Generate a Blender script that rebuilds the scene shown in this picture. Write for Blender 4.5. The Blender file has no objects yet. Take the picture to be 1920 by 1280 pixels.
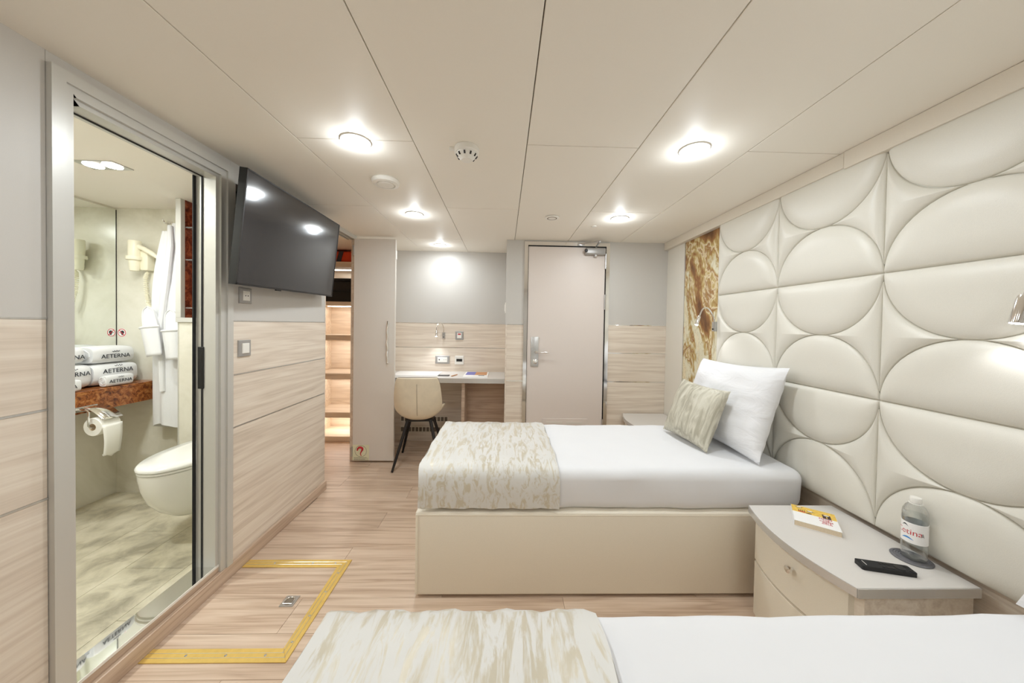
import bpy, bmesh, math, random
from mathutils import Vector, Matrix, Quaternion
random.seed(7)
PI = math.pi
SC = bpy.context.scene
COL = SC.collection

# ------------------------------------------------------------------ camera
F, CX, CY = 620.0, 960.0, 619.0           # pixels of the 1920 x 1280 frame
YAW, PITCH, ROLL, EYE = .0243, .01666, .0167, 1.294
cam_d = bpy.data.cameras.new('camera'); cam = bpy.data.objects.new('camera', cam_d); COL.objects.link(cam)
fw = Vector((math.sin(YAW)*math.cos(PITCH), math.cos(YAW)*math.cos(PITCH), -math.sin(PITCH)))
rt = Vector((math.cos(YAW), -math.sin(YAW), 0)); dn = fw.cross(rt)
r2 = rt*math.cos(ROLL) - dn*math.sin(ROLL); d2 = rt*math.sin(ROLL) + dn*math.cos(ROLL)
cam.matrix_world = Matrix(((r2.x, -d2.x, -fw.x, 0), (r2.y, -d2.y, -fw.y, 0), (r2.z, -d2.z, -fw.z, EYE), (0, 0, 0, 1)))
cam_d.sensor_width = 36; cam_d.lens = F/1920*36
cam_d.shift_x = -(CX-960)/1920; cam_d.shift_y = -(640-CY)/1920
cam_d.clip_start = .02
SC.camera = cam

# ------------------------------------------------------------------ world and exposure
w = bpy.data.worlds.new('world'); SC.world = w; w.use_nodes = True
w.node_tree.nodes['Background'].inputs[0].default_value = (.9, .92, 1, 1)
w.node_tree.nodes['Background'].inputs[1].default_value = .3
SC.view_settings.view_transform = 'Standard'
SC.view_settings.look = 'None'
SC.view_settings.gamma = 1
SC.view_settings.use_curve_mapping = False
SC.view_settings.exposure = 0.14
SC.cycles.diffuse_bounces = 8
SC.cycles.max_bounces = 14
SC.cycles.glossy_bounces = 6
SC.cycles.transmission_bounces = 10
SC.cycles.sample_clamp_indirect = 6
LIGHT_W = 4.1          # one ceiling downlight

# ------------------------------------------------------------------ helpers: materials
def lin(c):
    return tuple((v/255/12.92 if v/255 <= .04045 else ((v/255+.055)/1.055)**2.4) for v in c)
def rgb(r, g, b): return (*lin((r, g, b)), 1)
MATS = {}
class N:
    """small node-graph helper"""
    def __init__(s, name):
        s.m = bpy.data.materials.new(name); s.m.use_nodes = True; s.t = s.m.node_tree
        s.b = s.t.nodes['Principled BSDF']; MATS[name] = s.m
    def n(s, typ, **kw):
        nd = s.t.nodes.new(typ)
        for k, v in kw.items():
            if k.startswith('i_'):
                key = k[2:]
                nd.inputs[int(key) if key.isdigit() else key.replace('_', ' ')].default_value = v
            else: setattr(nd, k, v)
        return nd
    def l(s, a, b): s.t.links.new(a, b)
    def coord(s, scale=(1, 1, 1), rnd=False, rot=(0, 0, 0), kind='Object'):
        tc = s.n('ShaderNodeTexCoord'); mp = s.n('ShaderNodeMapping')
        mp.inputs['Scale'].default_value = scale; mp.inputs['Rotation'].default_value = rot
        src = tc.outputs[kind]
        if rnd:
            oi = s.n('ShaderNodeObjectInfo'); ad = s.n('ShaderNodeVectorMath', operation='MULTIPLY_ADD')
            s.l(oi.outputs['Random'], ad.inputs[0]); ad.inputs[1].default_value = (17.3, 11.1, 7.7); s.l(src, ad.inputs[2])
            src = ad.outputs[0]
        s.l(src, mp.inputs[0]); return mp.outputs[0]
    def noise(s, vec, scale, detail=3, rough=.55, dist=0):
        nd = s.n('ShaderNodeTexNoise'); s.l(vec, nd.inputs['Vector'])
        nd.inputs['Scale'].default_value = scale; nd.inputs['Detail'].default_value = detail
        nd.inputs['Roughness'].default_value = rough; nd.inputs['Distortion'].default_value = dist
        return nd.outputs['Fac']
    def ramp(s, fac, stops, interp='LINEAR'):
        nd = s.n('ShaderNodeValToRGB'); s.l(fac, nd.inputs[0]); cr = nd.color_ramp; cr.interpolation = interp
        while len(cr.elements) < len(stops): cr.elements.new(.5)
        for e, (p, c) in zip(cr.elements, stops): e.position = p; e.color = c
        return nd.outputs[0]
    def math(s, op, a, b=None):
        nd = s.n('ShaderNodeMath', operation=op)
        for i, v in enumerate((a, b)):
            if v is None: continue
            if isinstance(v, (int, float)): nd.inputs[i].default_value = v
            else: s.l(v, nd.inputs[i])
        return nd.outputs[0]
    def mix(s, fac, a, b, mode='MIX'):
        nd = s.n('ShaderNodeMix', data_type='RGBA', blend_type=mode)
        for key, v in ((0, fac), (6, a), (7, b)):
            if isinstance(v, (int, float, tuple)): nd.inputs[key].default_value = v
            else: s.l(v, nd.inputs[key])
        return nd.outputs[2]
    def bump(s, h, strength=.2, dist=.01):
        nd = s.n('ShaderNodeBump'); s.l(h, nd.inputs['Height'])
        nd.inputs['Strength'].default_value = strength; nd.inputs['Distance'].default_value = dist
        s.l(nd.outputs[0], s.b.inputs['Normal'])
    def set(s, color=None, rough=.5, metal=0, spec=None, **kw):
        if color is not None:
            if isinstance(color, tuple): s.b.inputs['Base Color'].default_value = color
            else: s.l(color, s.b.inputs['Base Color'])
        s.b.inputs['Roughness'].default_value = rough; s.b.inputs['Metallic'].default_value = metal
        if spec is not None: s.b.inputs['Specular IOR Level'].default_value = spec
        for k, v in kw.items(): s.b.inputs[k].default_value = v
        return s.m
def plain(name, c, rough=.5, metal=0, spec=None, noise=0, nscale=60, bump=0, **kw):
    g = N(name)
    if noise or bump:
        f = g.noise(g.coord(), nscale, 4)
        col = g.ramp(f, [(.3, tuple(v*(1-noise) for v in c[:3])+(1,)), (.7, tuple(min(1, v*(1+noise)) for v in c[:3])+(1,))]) if noise else c
        if bump: g.bump(f, bump, .004)
        return g.set(col, rough, metal, spec, **kw)
    return g.set(c, rough, metal, spec, **kw)
def wood(name, light, mid, dark, axis, rough=.42, scale=1.0, rnd=False, spec=.4):
    g = N(name)
    a, c = .55*scale, 9.0*scale
    sc = {'x': (a, c, c), 'y': (c, a, c), 'z': (c, c, a)}[axis]
    v = g.coord(sc, rnd)
    n1 = g.noise(v, 1.6, 3, .5, .25)
    rings = g.math('PINGPONG', g.math('MULTIPLY', n1, 9.0), 1.0)
    fs = {'x': (2.2, 150, 150), 'y': (150, 2.2, 150), 'z': (150, 150, 2.2)}[axis]
    fib = g.noise(g.coord(tuple(k*scale for k in fs), rnd), 1.0, 2, .6)
    big = g.noise(g.coord({'x': (.5, 3, 3), 'y': (3, .5, 3), 'z': (3, 3, .5)}[axis], rnd), 1.3, 2)
    fac = g.math('ADD', g.math('MULTIPLY', rings, .34), g.math('ADD', g.math('MULTIPLY', fib, .50), g.math('MULTIPLY', big, .28)))
    col = g.ramp(fac, [(.28, dark), (.52, mid), (.80, light)])
    g.bump(fib, .06, .002)
    return g.set(col, rough, 0, spec)
def emit(name, c, strength):
    g = N(name); return g.set(c, .4, **{'Emission Color': c, 'Emission Strength': strength})

wall_wood = dict(light=rgb(236, 226, 212), mid=rgb(224, 211, 196), dark=rgb(209, 195, 179))
wood('wood_y', axis='y', **wall_wood); wood('wood_x', axis='x', **wall_wood)
wood('wood_closet', rgb(236, 222, 203), rgb(226, 209, 188), rgb(208, 189, 167), 'x')
wood('wood_desk', rgb(200, 178, 158), rgb(186, 162, 142), rgb(164, 141, 122), 'x')
wood('wood_plank', rgb(215, 194, 174), rgb(200, 176, 154), rgb(172, 146, 125), 'x', rough=.33, rnd=True, spec=.45)
wood('wood_base', rgb(214, 194, 175), rgb(200, 177, 156), rgb(178, 153, 132), 'y', rough=.4)
plain('grey_wall', rgb(204, 201, 196), .42, noise=.03, nscale=700, bump=.05)
plain('ceiling_panel', rgb(244, 239, 229), .55, noise=.015, nscale=900)
plain('ceiling_back', rgb(120, 108, 92), .8)
plain('cornice', rgb(224, 216, 202), .45, noise=.02, nscale=500, bump=.05)
plain('cream_leather', rgb(222, 219, 209), .38, spec=.45, noise=.02, nscale=450, bump=.10)
plain('base_leather', rgb(230, 222, 206), .45, noise=.03, nscale=500, bump=.08)
plain('cream_panel', rgb(228, 224, 214), .4, noise=.015, nscale=300)
plain('door_skin', rgb(223, 213, 206), .42, noise=.025, nscale=600)
plain('closet_skin', rgb(221, 215, 207), .45, noise=.025, nscale=700)
plain('chrome', (.86, .85, .83, 1), .08, 1)
plain('steel_mirror', (.87, .87, .86, 1), .03, 1)
plain('brushed', (.66, .66, .65, 1), .32, .85, noise=.06, nscale=90)
plain('edge_alu', rgb(216, 215, 213), .27, .6)
plain('satin', (.60, .60, .60, 1), .28, 1)
plain('alu_frame', rgb(206, 205, 200), .34, .25, spec=.5)
plain('white_plastic', rgb(240, 238, 232), .35)
plain('cream_plastic', rgb(240, 235, 214), .3)
plain('silver_plastic', rgb(170, 168, 166), .35, .25)
plain('black', rgb(18, 18, 19), .45)
plain('rubber', rgb(30, 30, 31), .7)
plain('dark_steel', rgb(48, 46, 46), .4, .5)
plain('tv_screen', rgb(46, 44, 45), .12, spec=.7)
plain('sheet', rgb(228, 229, 232), .85, noise=.01, nscale=5, bump=0)
plain('terry', rgb(230, 231, 233), .95, noise=.03, nscale=500, bump=.35)
g = N('pillow_cotton'); g.bump(g.noise(g.coord((1, 1, 2.2)), 5.5, 4, .5, 1.4), .38, .02); g.set(rgb(233, 234, 237), .85)
plain('ceramic', rgb(240, 240, 236), .12, spec=.6)
plain('paper', rgb(246, 245, 240), .8)
plain('book_pages', rgb(222, 205, 178), .8, noise=.08, nscale=400)
plain('white_print', rgb(248, 247, 246), .35)
plain('yellow_print', rgb(236, 196, 86), .4, noise=.18, nscale=120)
plain('red_print', rgb(196, 40, 52), .5)
plain('navy_print', rgb(34, 40, 52), .6)
plain('brown_print', rgb(72, 42, 34), .5)
plain('blue_print', rgb(80, 150, 215), .5)
plain('orange_cloth', rgb(214, 70, 30), .7)
plain('violet_print', rgb(118, 120, 190), .5)
plain('tan_print', rgb(206, 150, 104), .5)
plain('sticker', rgb(228, 228, 198), .5)
plain('table_laminate', rgb(215, 211, 206), .42, noise=.015, nscale=500)
plain('yellow_alu', rgb(226, 192, 106), .38, .35, noise=.05, nscale=40)
plain('chair_leather', rgb(224, 212, 189), .42, noise=.05, nscale=14, bump=.05)
plain('felt', rgb(112, 111, 114), .95, noise=.15, nscale=300, bump=.4)
plain('maroon', rgb(96, 40, 34), .5)
plain('vent_dark', rgb(120, 108, 94), .8)
plain('magenta', rgb(60, 54, 60), .5)
emit('led', (1, .97, .92, 1), 28)
emit('led_cool', (.93, .96, 1, 1), 30)
emit('led_warm', (1, .97, .92, 1), 8)
g = N('glass'); g.set((.97, .99, .98, 1), .02, 0, **{'Transmission Weight': 1.0, 'IOR': 1.45})
def clear(name, tint, amount):
    g = N(name); tr_ = g.n('ShaderNodeBsdfTransparent'); tr_.inputs[0].default_value = tint
    gl = g.n('ShaderNodeBsdfGlossy'); gl.inputs['Roughness'].default_value = .05
    lw = g.n('ShaderNodeLayerWeight'); lw.inputs['Blend'].default_value = amount
    mx = g.n('ShaderNodeMixShader'); g.l(lw.outputs['Facing'], mx.inputs[0]); g.l(tr_.outputs[0], mx.inputs[1]); g.l(gl.outputs[0], mx.inputs[2])
    g.l(mx.outputs[0], g.t.nodes['Material Output'].inputs['Surface'])
clear('bottle_plastic', (.955, .965, .965, 1), .32)
clear('water', (.94, .955, .955, 1), .08)
g = N('shelf_glass'); g.set((.86, .93, .91, 1), .04, 0, **{'Transmission Weight': .9, 'IOR': 1.4})
plain('mirror', (.90, .93, .90, 1), .01, 1)
def runner_mat(name, axis_rot):
    g = N(name)
    v = g.coord((30, 5.0, 14)); n1 = g.noise(v, 1.0, 4, .62, 1.6)
    v2 = g.coord((90, 18, 40)); n2 = g.noise(v2, 1.0, 3, .6, .8)
    f = g.math('ADD', g.math('MULTIPLY', n1, .8), g.math('MULTIPLY', n2, .2))
    m = g.ramp(f, [(.42, (0, 0, 0, 1)), (.52, (1, 1, 1, 1))])
    col = g.mix(m, rgb(202, 194, 175), rgb(218, 217, 213))
    rr = g.ramp(f, [(.44, (.34,)*3+(1,)), (.52, (.62,)*3+(1,))])
    g.l(rr, g.b.inputs['Roughness'])
    g.bump(f, .10, .004)
    g.l(col, g.b.inputs['Base Color']); g.b.inputs['Metallic'].default_value = .12
    g.b.inputs['Sheen Weight'].default_value = .2
runner_mat('runner', 0)
def cushion_mat():
    g = N('cushion'); n1 = g.noise(g.coord((26, 26, 5)), 1.0, 4, .6, 1.2)
    col = g.ramp(n1, [(.40, rgb(172, 167, 150)), (.56, rgb(203, 199, 183)), (.70, rgb(214, 211, 198))])
    g.bump(n1, .25, .004); g.set(col, .5, .05)
cushion_mat()
def stone(name, c1, c2, c3, scale, rough, warp=1.2, bump=0):
    g = N(name); v = g.coord(); n1 = g.noise(v, scale, 6, .6, warp); n2 = g.noise(v, scale*.4, 3, .5, .6)
    f = g.math('ADD', g.math('MULTIPLY', n1, .65), g.math('MULTIPLY', n2, .35))
    g.set(g.ramp(f, [(.36, c1), (.5, c2), (.64, c3)]), rough)
    if bump: g.bump(f, bump, .003)
stone('bath_stone', rgb(203, 199, 183), rgb(221, 218, 205), rgb(232, 229, 219), 2.2, .22)
stone('bath_floor', rgb(158, 151, 132), rgb(204, 197, 174), rgb(226, 219, 198), 7.5, .4, .5, .1)
def granite(name, cols, scale, rough):
    g = N(name); n1 = g.noise(g.coord(), scale, 8, .72, .7)
    g.set(g.ramp(n1, list(zip((.30, .42, .52, .62, .72), cols))), rough, spec=.5)
granite('counter_stone', [rgb(44, 22, 12), rgb(110, 58, 30), rgb(160, 95, 48), rgb(188, 128, 72), rgb(120, 66, 36)], 34, .2)
granite('niche_stone', [rgb(48, 18, 12), rgb(92, 38, 24), rgb(124, 56, 34), rgb(158, 84, 54), rgb(96, 40, 26)], 26, .2)
def onyx():
    g = N('onyx'); v = g.coord((1, 1.7, 1.0)); big = g.noise(v, 1.55, 4, .5, 1.5)
    det = g.noise(v, 9, 5, .6, 1.3)
    sx_ = g.n('ShaderNodeSeparateXYZ'); g.l(g.coord(), sx_.inputs[0])
    zg = g.math('MULTIPLY', g.math('SUBTRACT', 1.0, sx_.outputs[2]), .12)
    f = g.math('ADD', g.math('ADD', g.math('MULTIPLY', big, .84), g.math('MULTIPLY', det, .16)), zg)
    fold = g.math('PINGPONG', g.math('MULTIPLY', det, 9), 1)
    cream, pale = rgb(232, 218, 182), rgb(226, 222, 198)
    gold, brn, dk = rgb(190, 164, 104), rgb(154, 108, 62), rgb(106, 70, 40)
    base = g.ramp(f, [(.36, dk), (.43, brn), (.465, gold), (.485, cream), (.505, brn), (.525, gold), (.56, pale), (.63, cream), (.68, brn)])
    vein = g.ramp(fold, [(.0, (.62, .5, .38, 1)), (.25, (1, 1, 1, 1))])
    g.set(g.mix(.55, base, vein, 'MULTIPLY'), .14, spec=.5)
onyx()

# ------------------------------------------------------------------ helpers: meshes and objects
class MB:
    def __init__(s): s.bm = bmesh.new()
    def box(s, x0, x1, y0, y1, z0, z1, bev=0, seg=2):
        r = bmesh.ops.create_cube(s.bm, size=1)
        vs = r['verts']
        for v in vs:
            v.co = Vector(((x0+x1)/2 + v.co.x*(x1-x0), (y0+y1)/2 + v.co.y*(y1-y0), (z0+z1)/2 + v.co.z*(z1-z0)))
        if bev:
            es = list({e for v in vs for e in v.link_edges})
            bmesh.ops.bevel(s.bm, geom=es, offset=bev, segments=seg, profile=.5, affect='EDGES', clamp_overlap=True)
        return s
    def rings(s, rings, caps=(True, True), closed=True):
        prev = None; first = None
        for ring in rings:
            vs = [s.bm.verts.new(p) for p in ring]
            if prev:
                n = len(vs)
                for i in range(n if closed else n-1):
                    j = (i+1) % n
                    try: s.bm.faces.new((prev[i], prev[j], vs[j], vs[i]))
                    except ValueError: pass
            else: first = vs
            prev = vs
        if closed:
            if caps[0]: s.bm.faces.new(list(reversed(first)))
            if caps[1]: s.bm.faces.new(prev)
        return s
    def tube(s, pts, r, n=10, caps=True):
        pts = [Vector(p) for p in pts]; rr = r if isinstance(r, (list, tuple)) else [r]*len(pts)
        rings = []; up = None
        for i, p in enumerate(pts):
            t = (pts[min(i+1, len(pts)-1)] - pts[max(i-1, 0)]).normalized()
            if up is None:
                up = Vector((0, 0, 1)) if abs(t.z) < .9 else Vector((1, 0, 0))
            a = (up - t*up.dot(t)).normalized(); up = a; b = t.cross(a)
            rings.append([p + (a*math.cos(2*PI*k/n) + b*math.sin(2*PI*k/n))*rr[i] for k in range(n)])
        return s.rings(rings, (caps, caps))
    def cyl(s, p0, p1, r0, r1=None, n=24): return s.tube([p0, p1], [r0, r0 if r1 is None else r1], n)
    def lathe(s, prof, c=(0, 0, 0), n=32, axis='z', caps=(True, True)):
        R = []
        for r, h in prof:
            ring = []
            for k in range(n):
                a = 2*PI*k/n; u, v = r*math.cos(a), r*math.sin(a)
                p = {'z': (u, v, h), 'x': (h, u, v), 'y': (v, h, u)}[axis]
                ring.append((c[0]+p[0], c[1]+p[1], c[2]+p[2]))
            R.append(ring)
        return s.rings(R, caps)
    def prism(s, poly, a, b, axis='z', bev=0, seg=2):
        def P(u, v, h): return {'z': (u, v, h), 'x': (h, u, v), 'y': (u, h, v)}[axis]
        lo = [s.bm.verts.new(P(u, v, a)) for u, v in poly]; hi = [s.bm.verts.new(P(u, v, b)) for u, v in poly]
        n = len(poly); fs = [s.bm.faces.new(lo), s.bm.faces.new(hi)]
        for i in range(n): fs.append(s.bm.faces.new((lo[i], lo[(i+1) % n], hi[(i+1) % n], hi[i])))
        if bev:
            es = list({e for f in fs[:2] for e in f.edges})
            bmesh.ops.bevel(s.bm, geom=es, offset=bev, segments=seg, profile=.5, affect='EDGES', clamp_overlap=True)
        return s
    def grid(s, fn, nu, nv):
        vs = [[s.bm.verts.new(fn(i/nu, j/nv)) for j in range(nv+1)] for i in range(nu+1)]
        for i in range(nu):
            for j in range(nv): s.bm.faces.new((vs[i][j], vs[i+1][j], vs[i+1][j+1], vs[i][j+1]))
        return s
    def move(s, fn):
        for v in s.bm.verts: v.co = Vector(fn(v.co))
        return s
    def mesh(s, name, smooth=True, off=(0, 0, 0), angle=35):
        bmesh.ops.remove_doubles(s.bm, verts=s.bm.verts, dist=1e-5)
        bmesh.ops.recalc_face_normals(s.bm, faces=s.bm.faces)
        me = bpy.data.meshes.new(name)
        if off != (0, 0, 0):
            o = Vector(off)
            for v in s.bm.verts: v.co -= o
        if smooth:
            lim = math.radians(angle)
            for f in s.bm.faces: f.smooth = True
            for e in s.bm.edges:
                if len(e.link_faces) == 2 and e.calc_face_angle(0) > lim: e.smooth = False
        s.bm.to_mesh(me); s.bm.free(); return me
def base_loc(o):
    v = Vector((0, 0, 0))
    while o is not None: v += o.location; o = o.parent
    return tuple(v)
def link(name, me, mat, parent=None, loc=None):
    o = bpy.data.objects.new(name, me); COL.objects.link(o)
    if mat and not me.materials: me.materials.append(MATS[mat])
    if parent: o.parent = parent
    if loc: o.location = loc
    return o
def part(name, m, mat, parent, label=None, smooth=True, angle=35):
    """mesh given in world coordinates, hung under its thing"""
    o = link(name, m.mesh(name, smooth, base_loc(parent), angle), mat, parent)
    if label: o['label'] = label
    return o
def tag(o, label, cat, group=None, kind=None):
    o['label'] = label; o['category'] = cat
    if group: o['group'] = group
    if kind: o['kind'] = kind
    return o
def thing(name, label, cat, loc=(0, 0, 0), group=None, rz=0):
    o = bpy.data.objects.new(name, None); COL.objects.link(o); o.location = loc; o.rotation_euler = (0, 0, rz)
    o.empty_display_size = .05
    return tag(o, label, cat, group)
def single(name, m, mat, label, cat, loc=(0, 0, 0), group=None, smooth=True, angle=35):
    o = link(name, m.mesh(name, smooth, loc, angle), mat, None, loc)
    return tag(o, label, cat, group)
def struct(name, label, cat='room'):
    o = bpy.data.objects.new(name, None); COL.objects.link(o); o.empty_display_size = .05
    o['label'] = label; o['category'] = cat; o['kind'] = 'structure'; return o
def text_mesh(s, size, align='CENTER', ext=.0004):
    cu = bpy.data.curves.new('t', 'FONT'); cu.body = s; cu.size = size; cu.align_x = align; cu.align_y = 'CENTER'
    cu.extrude = ext; cu.resolution_u = 3
    ob = bpy.data.objects.new('t', cu); COL.objects.link(ob)
    dg = bpy.context.evaluated_depsgraph_get()
    me = bpy.data.meshes.new_from_object(ob.evaluated_get(dg))
    bpy.data.objects.remove(ob); bpy.data.curves.remove(cu); return me
def text_part(name, s, size, mat, parent, origin, right, up, align='CENTER', fn=None):
    me = text_mesh(s, size, align); R, U = Vector(right).normalized(), Vector(up).normalized(); O = Vector(origin) - Vector(base_loc(parent)); Nn = R.cross(U)
    for v in me.vertices:
        c = fn(v.co) if fn else v.co
        v.co = O + R*c.x + U*c.y + Nn*c.z
    me.materials.clear(); return link(name, me, mat, parent)
def copy_tree(o, parent=None):
    c = o.copy(); COL.objects.link(c); c.parent = parent
    for ch in list(o.children): copy_tree(ch, c)
    return c
def light(name, parent, loc, energy, size, color=(1, 1, 1), rot=(0, 0, 0), spread=PI, shape='DISK', size_y=None):
    d = bpy.data.lights.new(name, 'AREA'); d.energy = energy; d.size = size; d.shape = shape; d.color = color; d.spread = spread
    if size_y: d.size_y = size_y
    o = bpy.data.objects.new(name, d); COL.objects.link(o); o.parent = parent
    o.location = Vector(loc) - Vector(base_loc(parent)) if parent else loc
    o.rotation_euler = rot; return o

# ------------------------------------------------------------------ room sizes
H = 2.085                       # ceiling height
XL, XR = -1.37, 1.57            # left cladding face, right structural wall
YF, YD, YB = -1.30, 3.66, 3.095 # wall behind the viewer, desk alcove wall, entry door wall
XC = .027                       # corner between alcove and door wall
HB = 1.525                      # seam plane of the padded headboard
T1, T2, T3 = 1.29, 1.015, .746  # metal strips in the wall panelling

# ------------------------------------------------------------------ floor
fl = struct('floor', 'wood-look plank floor of the cabin', 'floor')
part('subfloor', MB().box(-2.1, 1.6, YF, 4.1, -.06, -.006), 'wood_base', fl)
PW, PL = .178, 1.22
pm = MB().box(-PL/2+.0006, PL/2-.0006, -PW/2+.0006, PW/2-.0006, -.006, 0, .0006, 1).mesh('plank', False)
j = 0; y = YF
while y < 4.0:
    x = -2.08 - ((j*.47) % 1.0)*PL
    while x < 1.58:
        x0, x1, y1 = max(x, -2.08), min(x+PL, 1.57), min(y+PW, 4.05)
        if x1-x0 > .03 and not (x1 < -1.3 and y1 < 2.5):
            if x1-x0 > PL-.001 and y1-y > PW-.001:
                o = link('plank', pm, 'wood_plank', fl, ((x0+x1)/2, (y+y1)/2, 0))
            else:
                lo = max(x0, -1.40) if y1 < 2.55 else x0
                if x1-lo > .02:
                    link('plank', MB().box(-(x1-lo)/2+.0006, (x1-lo)/2-.0006, -(y1-y)/2+.0006, (y1-y)/2-.0006, -.006, 0).mesh('plank', False), 'wood_plank', fl, ((lo+x1)/2, (y+y1)/2, 0))
        x += PL
    y += PW; j += 1

# ------------------------------------------------------------------ ceiling
ce = struct('ceiling', 'beige panelled ceiling with fine seams', 'ceiling')
m = MB(); m.box(-1.45, 1.6, YF, 4.1, H+.012, H+.08); m.box(-2.1, -1.451, 2.49, 4.1, H+.012, H+.08)
part('backing', m, 'ceiling_back', ce, smooth=False)
S = [-2.05, -1.41, -.910, -.408, .088, .584, 1.076, 1.57]
G = .0018
for i in range(len(S)-1):
    cuts = [YF, -.18, 1.465, 3.12, 4.05] if i % 2 == 0 else [YF, .63, 2.285, 4.05]
    if i == 0: cuts = [2.50, 3.12, 4.05]
    for a, b in zip(cuts, cuts[1:]):
        part('ceiling_panel', MB().box(S[i]+G, S[i+1]-G, a+G, b-G, H, H+.012, .0015, 1), 'ceiling_panel', ce, smooth=False)

# ------------------------------------------------------------------ left wall with bathroom doorway
wl = struct('wall_left', 'panelled left wall, grey above and pale wood below', 'wall')
DY0, DY1, DZ0, DZ1 = 1.025, 1.687, .10, 2.05
YE = 2.562
core = MB()
core.box(-1.455, -1.386, YF, DY0+.01, 0, H); core.box(-1.455, -1.386, DY1-.01, 1.72, 0, H); core.box(-1.455, -1.386, 2.36, YE-.002, 0, H)
core.box(-1.455, -1.386, 1.72, 2.36, 0, 1.565); core.box(-1.455, -1.386, 1.72, 2.36, 1.985, H)
core.box(-1.455, -1.386, DY0, DY1, DZ1-.01, H); core.box(-1.455, -1.386, DY0, DY1, 0, DZ0-.02)
part('core', core, 'grey_wall', wl, smooth=False)
part('niche_lining', MB().box(-1.455, -1.45, 1.72, 2.36, 1.565, 1.985), 'black', wl, 'dark recess behind the television')
def cladding(wall, mat_w, y0, y1, hole=None, top=H, put=None):
    rows = [(.0, T3-.003), (T3+.003, T2-.003), (T2+.003, T1-.003)]
    for a, b in rows: part('wood_panel', MB().box(XL-.015, XL, y0, y1, a, b, .001, 1), mat_w, wall, smooth=False)
    m = MB()
    if hole:
        m.box(XL-.015, XL, y0, hole[0], T1+.003, top); m.box(XL-.015, XL, hole[1], y1, T1+.003, top)
        m.box(XL-.015, XL, hole[0], hole[1], T1+.003, hole[2]); m.box(XL-.015, XL, hole[0], hole[1], hole[3], top)
    else: m.box(XL-.015, XL, y0, y1, T1+.003, top)
    part('grey_panel', m, 'grey_wall', wall, smooth=False)
    for z in (T1, T2, T3): part('metal_strip', MB().box(XL-.014, XL+.0012, y0, y1, z-.003, z+.003), 'brushed', wall, smooth=False)
cladding(wl, 'wood_y', YF, DY0-.001)
cladding(wl, 'wood_y', DY1+.001, YE, (1.72, 2.36, 1.565, 1.985))
part('grey_panel', MB().box(XL-.015, XL, DY0, DY1, DZ1+.001, H), 'grey_wall', wl, smooth=False)
part('wood_panel', MB().box(XL-.015, XL, DY0, DY1, 0, DZ0-.004), 'wood_base', wl, smooth=False)
part('end_panel', MB().box(-1.455, XL, YE-.002, YE+.012, 0, H), 'wood_y', wl, smooth=False)
bb = struct('baseboard_left', 'low pale wood skirting along the left wall', 'baseboard')
part('board', MB().box(XL, XL+.018, YF, YE+.01, 0, .068, .002, 1), 'wood_base', bb, smooth=False)

d2r = struct('door_2', 'open bathroom doorway with brushed aluminium frame and polished sill', 'doorway')
PROF = ((0, .034, -1.40, -1.352), (.034, .064, -1.42, -1.360), (.064, .080, -1.462, -1.372))
PROF_NEAR = PROF[:1] + ((.034, .056, -1.42, -1.360), (.042, .056, -1.462, -1.421))
def member(profs, y0, y1, z0, z1, k, axis='y', sgn=1):
    """one mitred side (k=0 near jamb, 1 header, 2 far jamb) of a three-sided frame"""
    m = MB()
    for a, b, d0, d1 in profs:
        st = []
        for q in (k, k+1):
            ring = []
            for off, d in ((a, d0), (b, d0), (b, d1), (a, d1)):
                u = y0+off if q < 2 else y1-off; z = z0 if q in (0, 3) else z1-off
                ring.append((d, u, z) if axis == 'y' else (u, d, z))
            st.append(ring)
        m.rings(st, (k == 0, k == 2))
    return m
for k, nm in enumerate(('jamb', 'header', 'jamb')):
    part(nm, member(PROF if k else PROF_NEAR, DY0, DY1, DZ0-.034, DZ1, k), 'alu_frame', d2r, smooth=False)
part('gasket', MB().box(-1.467, -1.4625, DY1-.095, DY1-.080, DZ0, DZ1-.08), 'rubber', d2r, smooth=False)
part('gasket', MB().box(-1.437, -1.430, DY1-.0835, DY1-.0798, DZ0, DZ1-.08), 'rubber', d2r, smooth=False)
part('gasket', MB().box(-1.437, -1.430, DY0+.078, DY1-.078, DZ1-.0835, DZ1-.0798), 'rubber', d2r, smooth=False)
part('sill', MB().box(-1.468, -1.371, DY0+.062, DY1-.062, DZ0-.02, DZ0+.004, .001, 1), 'steel_mirror', d2r, 'mirror-polished steel sill', smooth=False)
part('sill_edge', MB().box(-1.371, -1.369, DY0+.062, DY1-.062, DZ0-.006, DZ0+.005), 'white_plastic', d2r, smooth=False)
st = part('strike_plate', MB().box(-1.452, -1.424, DY1-.085, DY1-.080, .965, 1.165, .002, 1), 'black', d2r)
part('latch_hole', MB().box(-1.446, -1.432, DY1-.0858, DY1-.0848, 1.09, 1.13), 'dark_steel', st)
part('latch_hole', MB().box(-1.446, -1.432, DY1-.0858, DY1-.0848, 1.02, 1.06), 'dark_steel', st)

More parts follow.
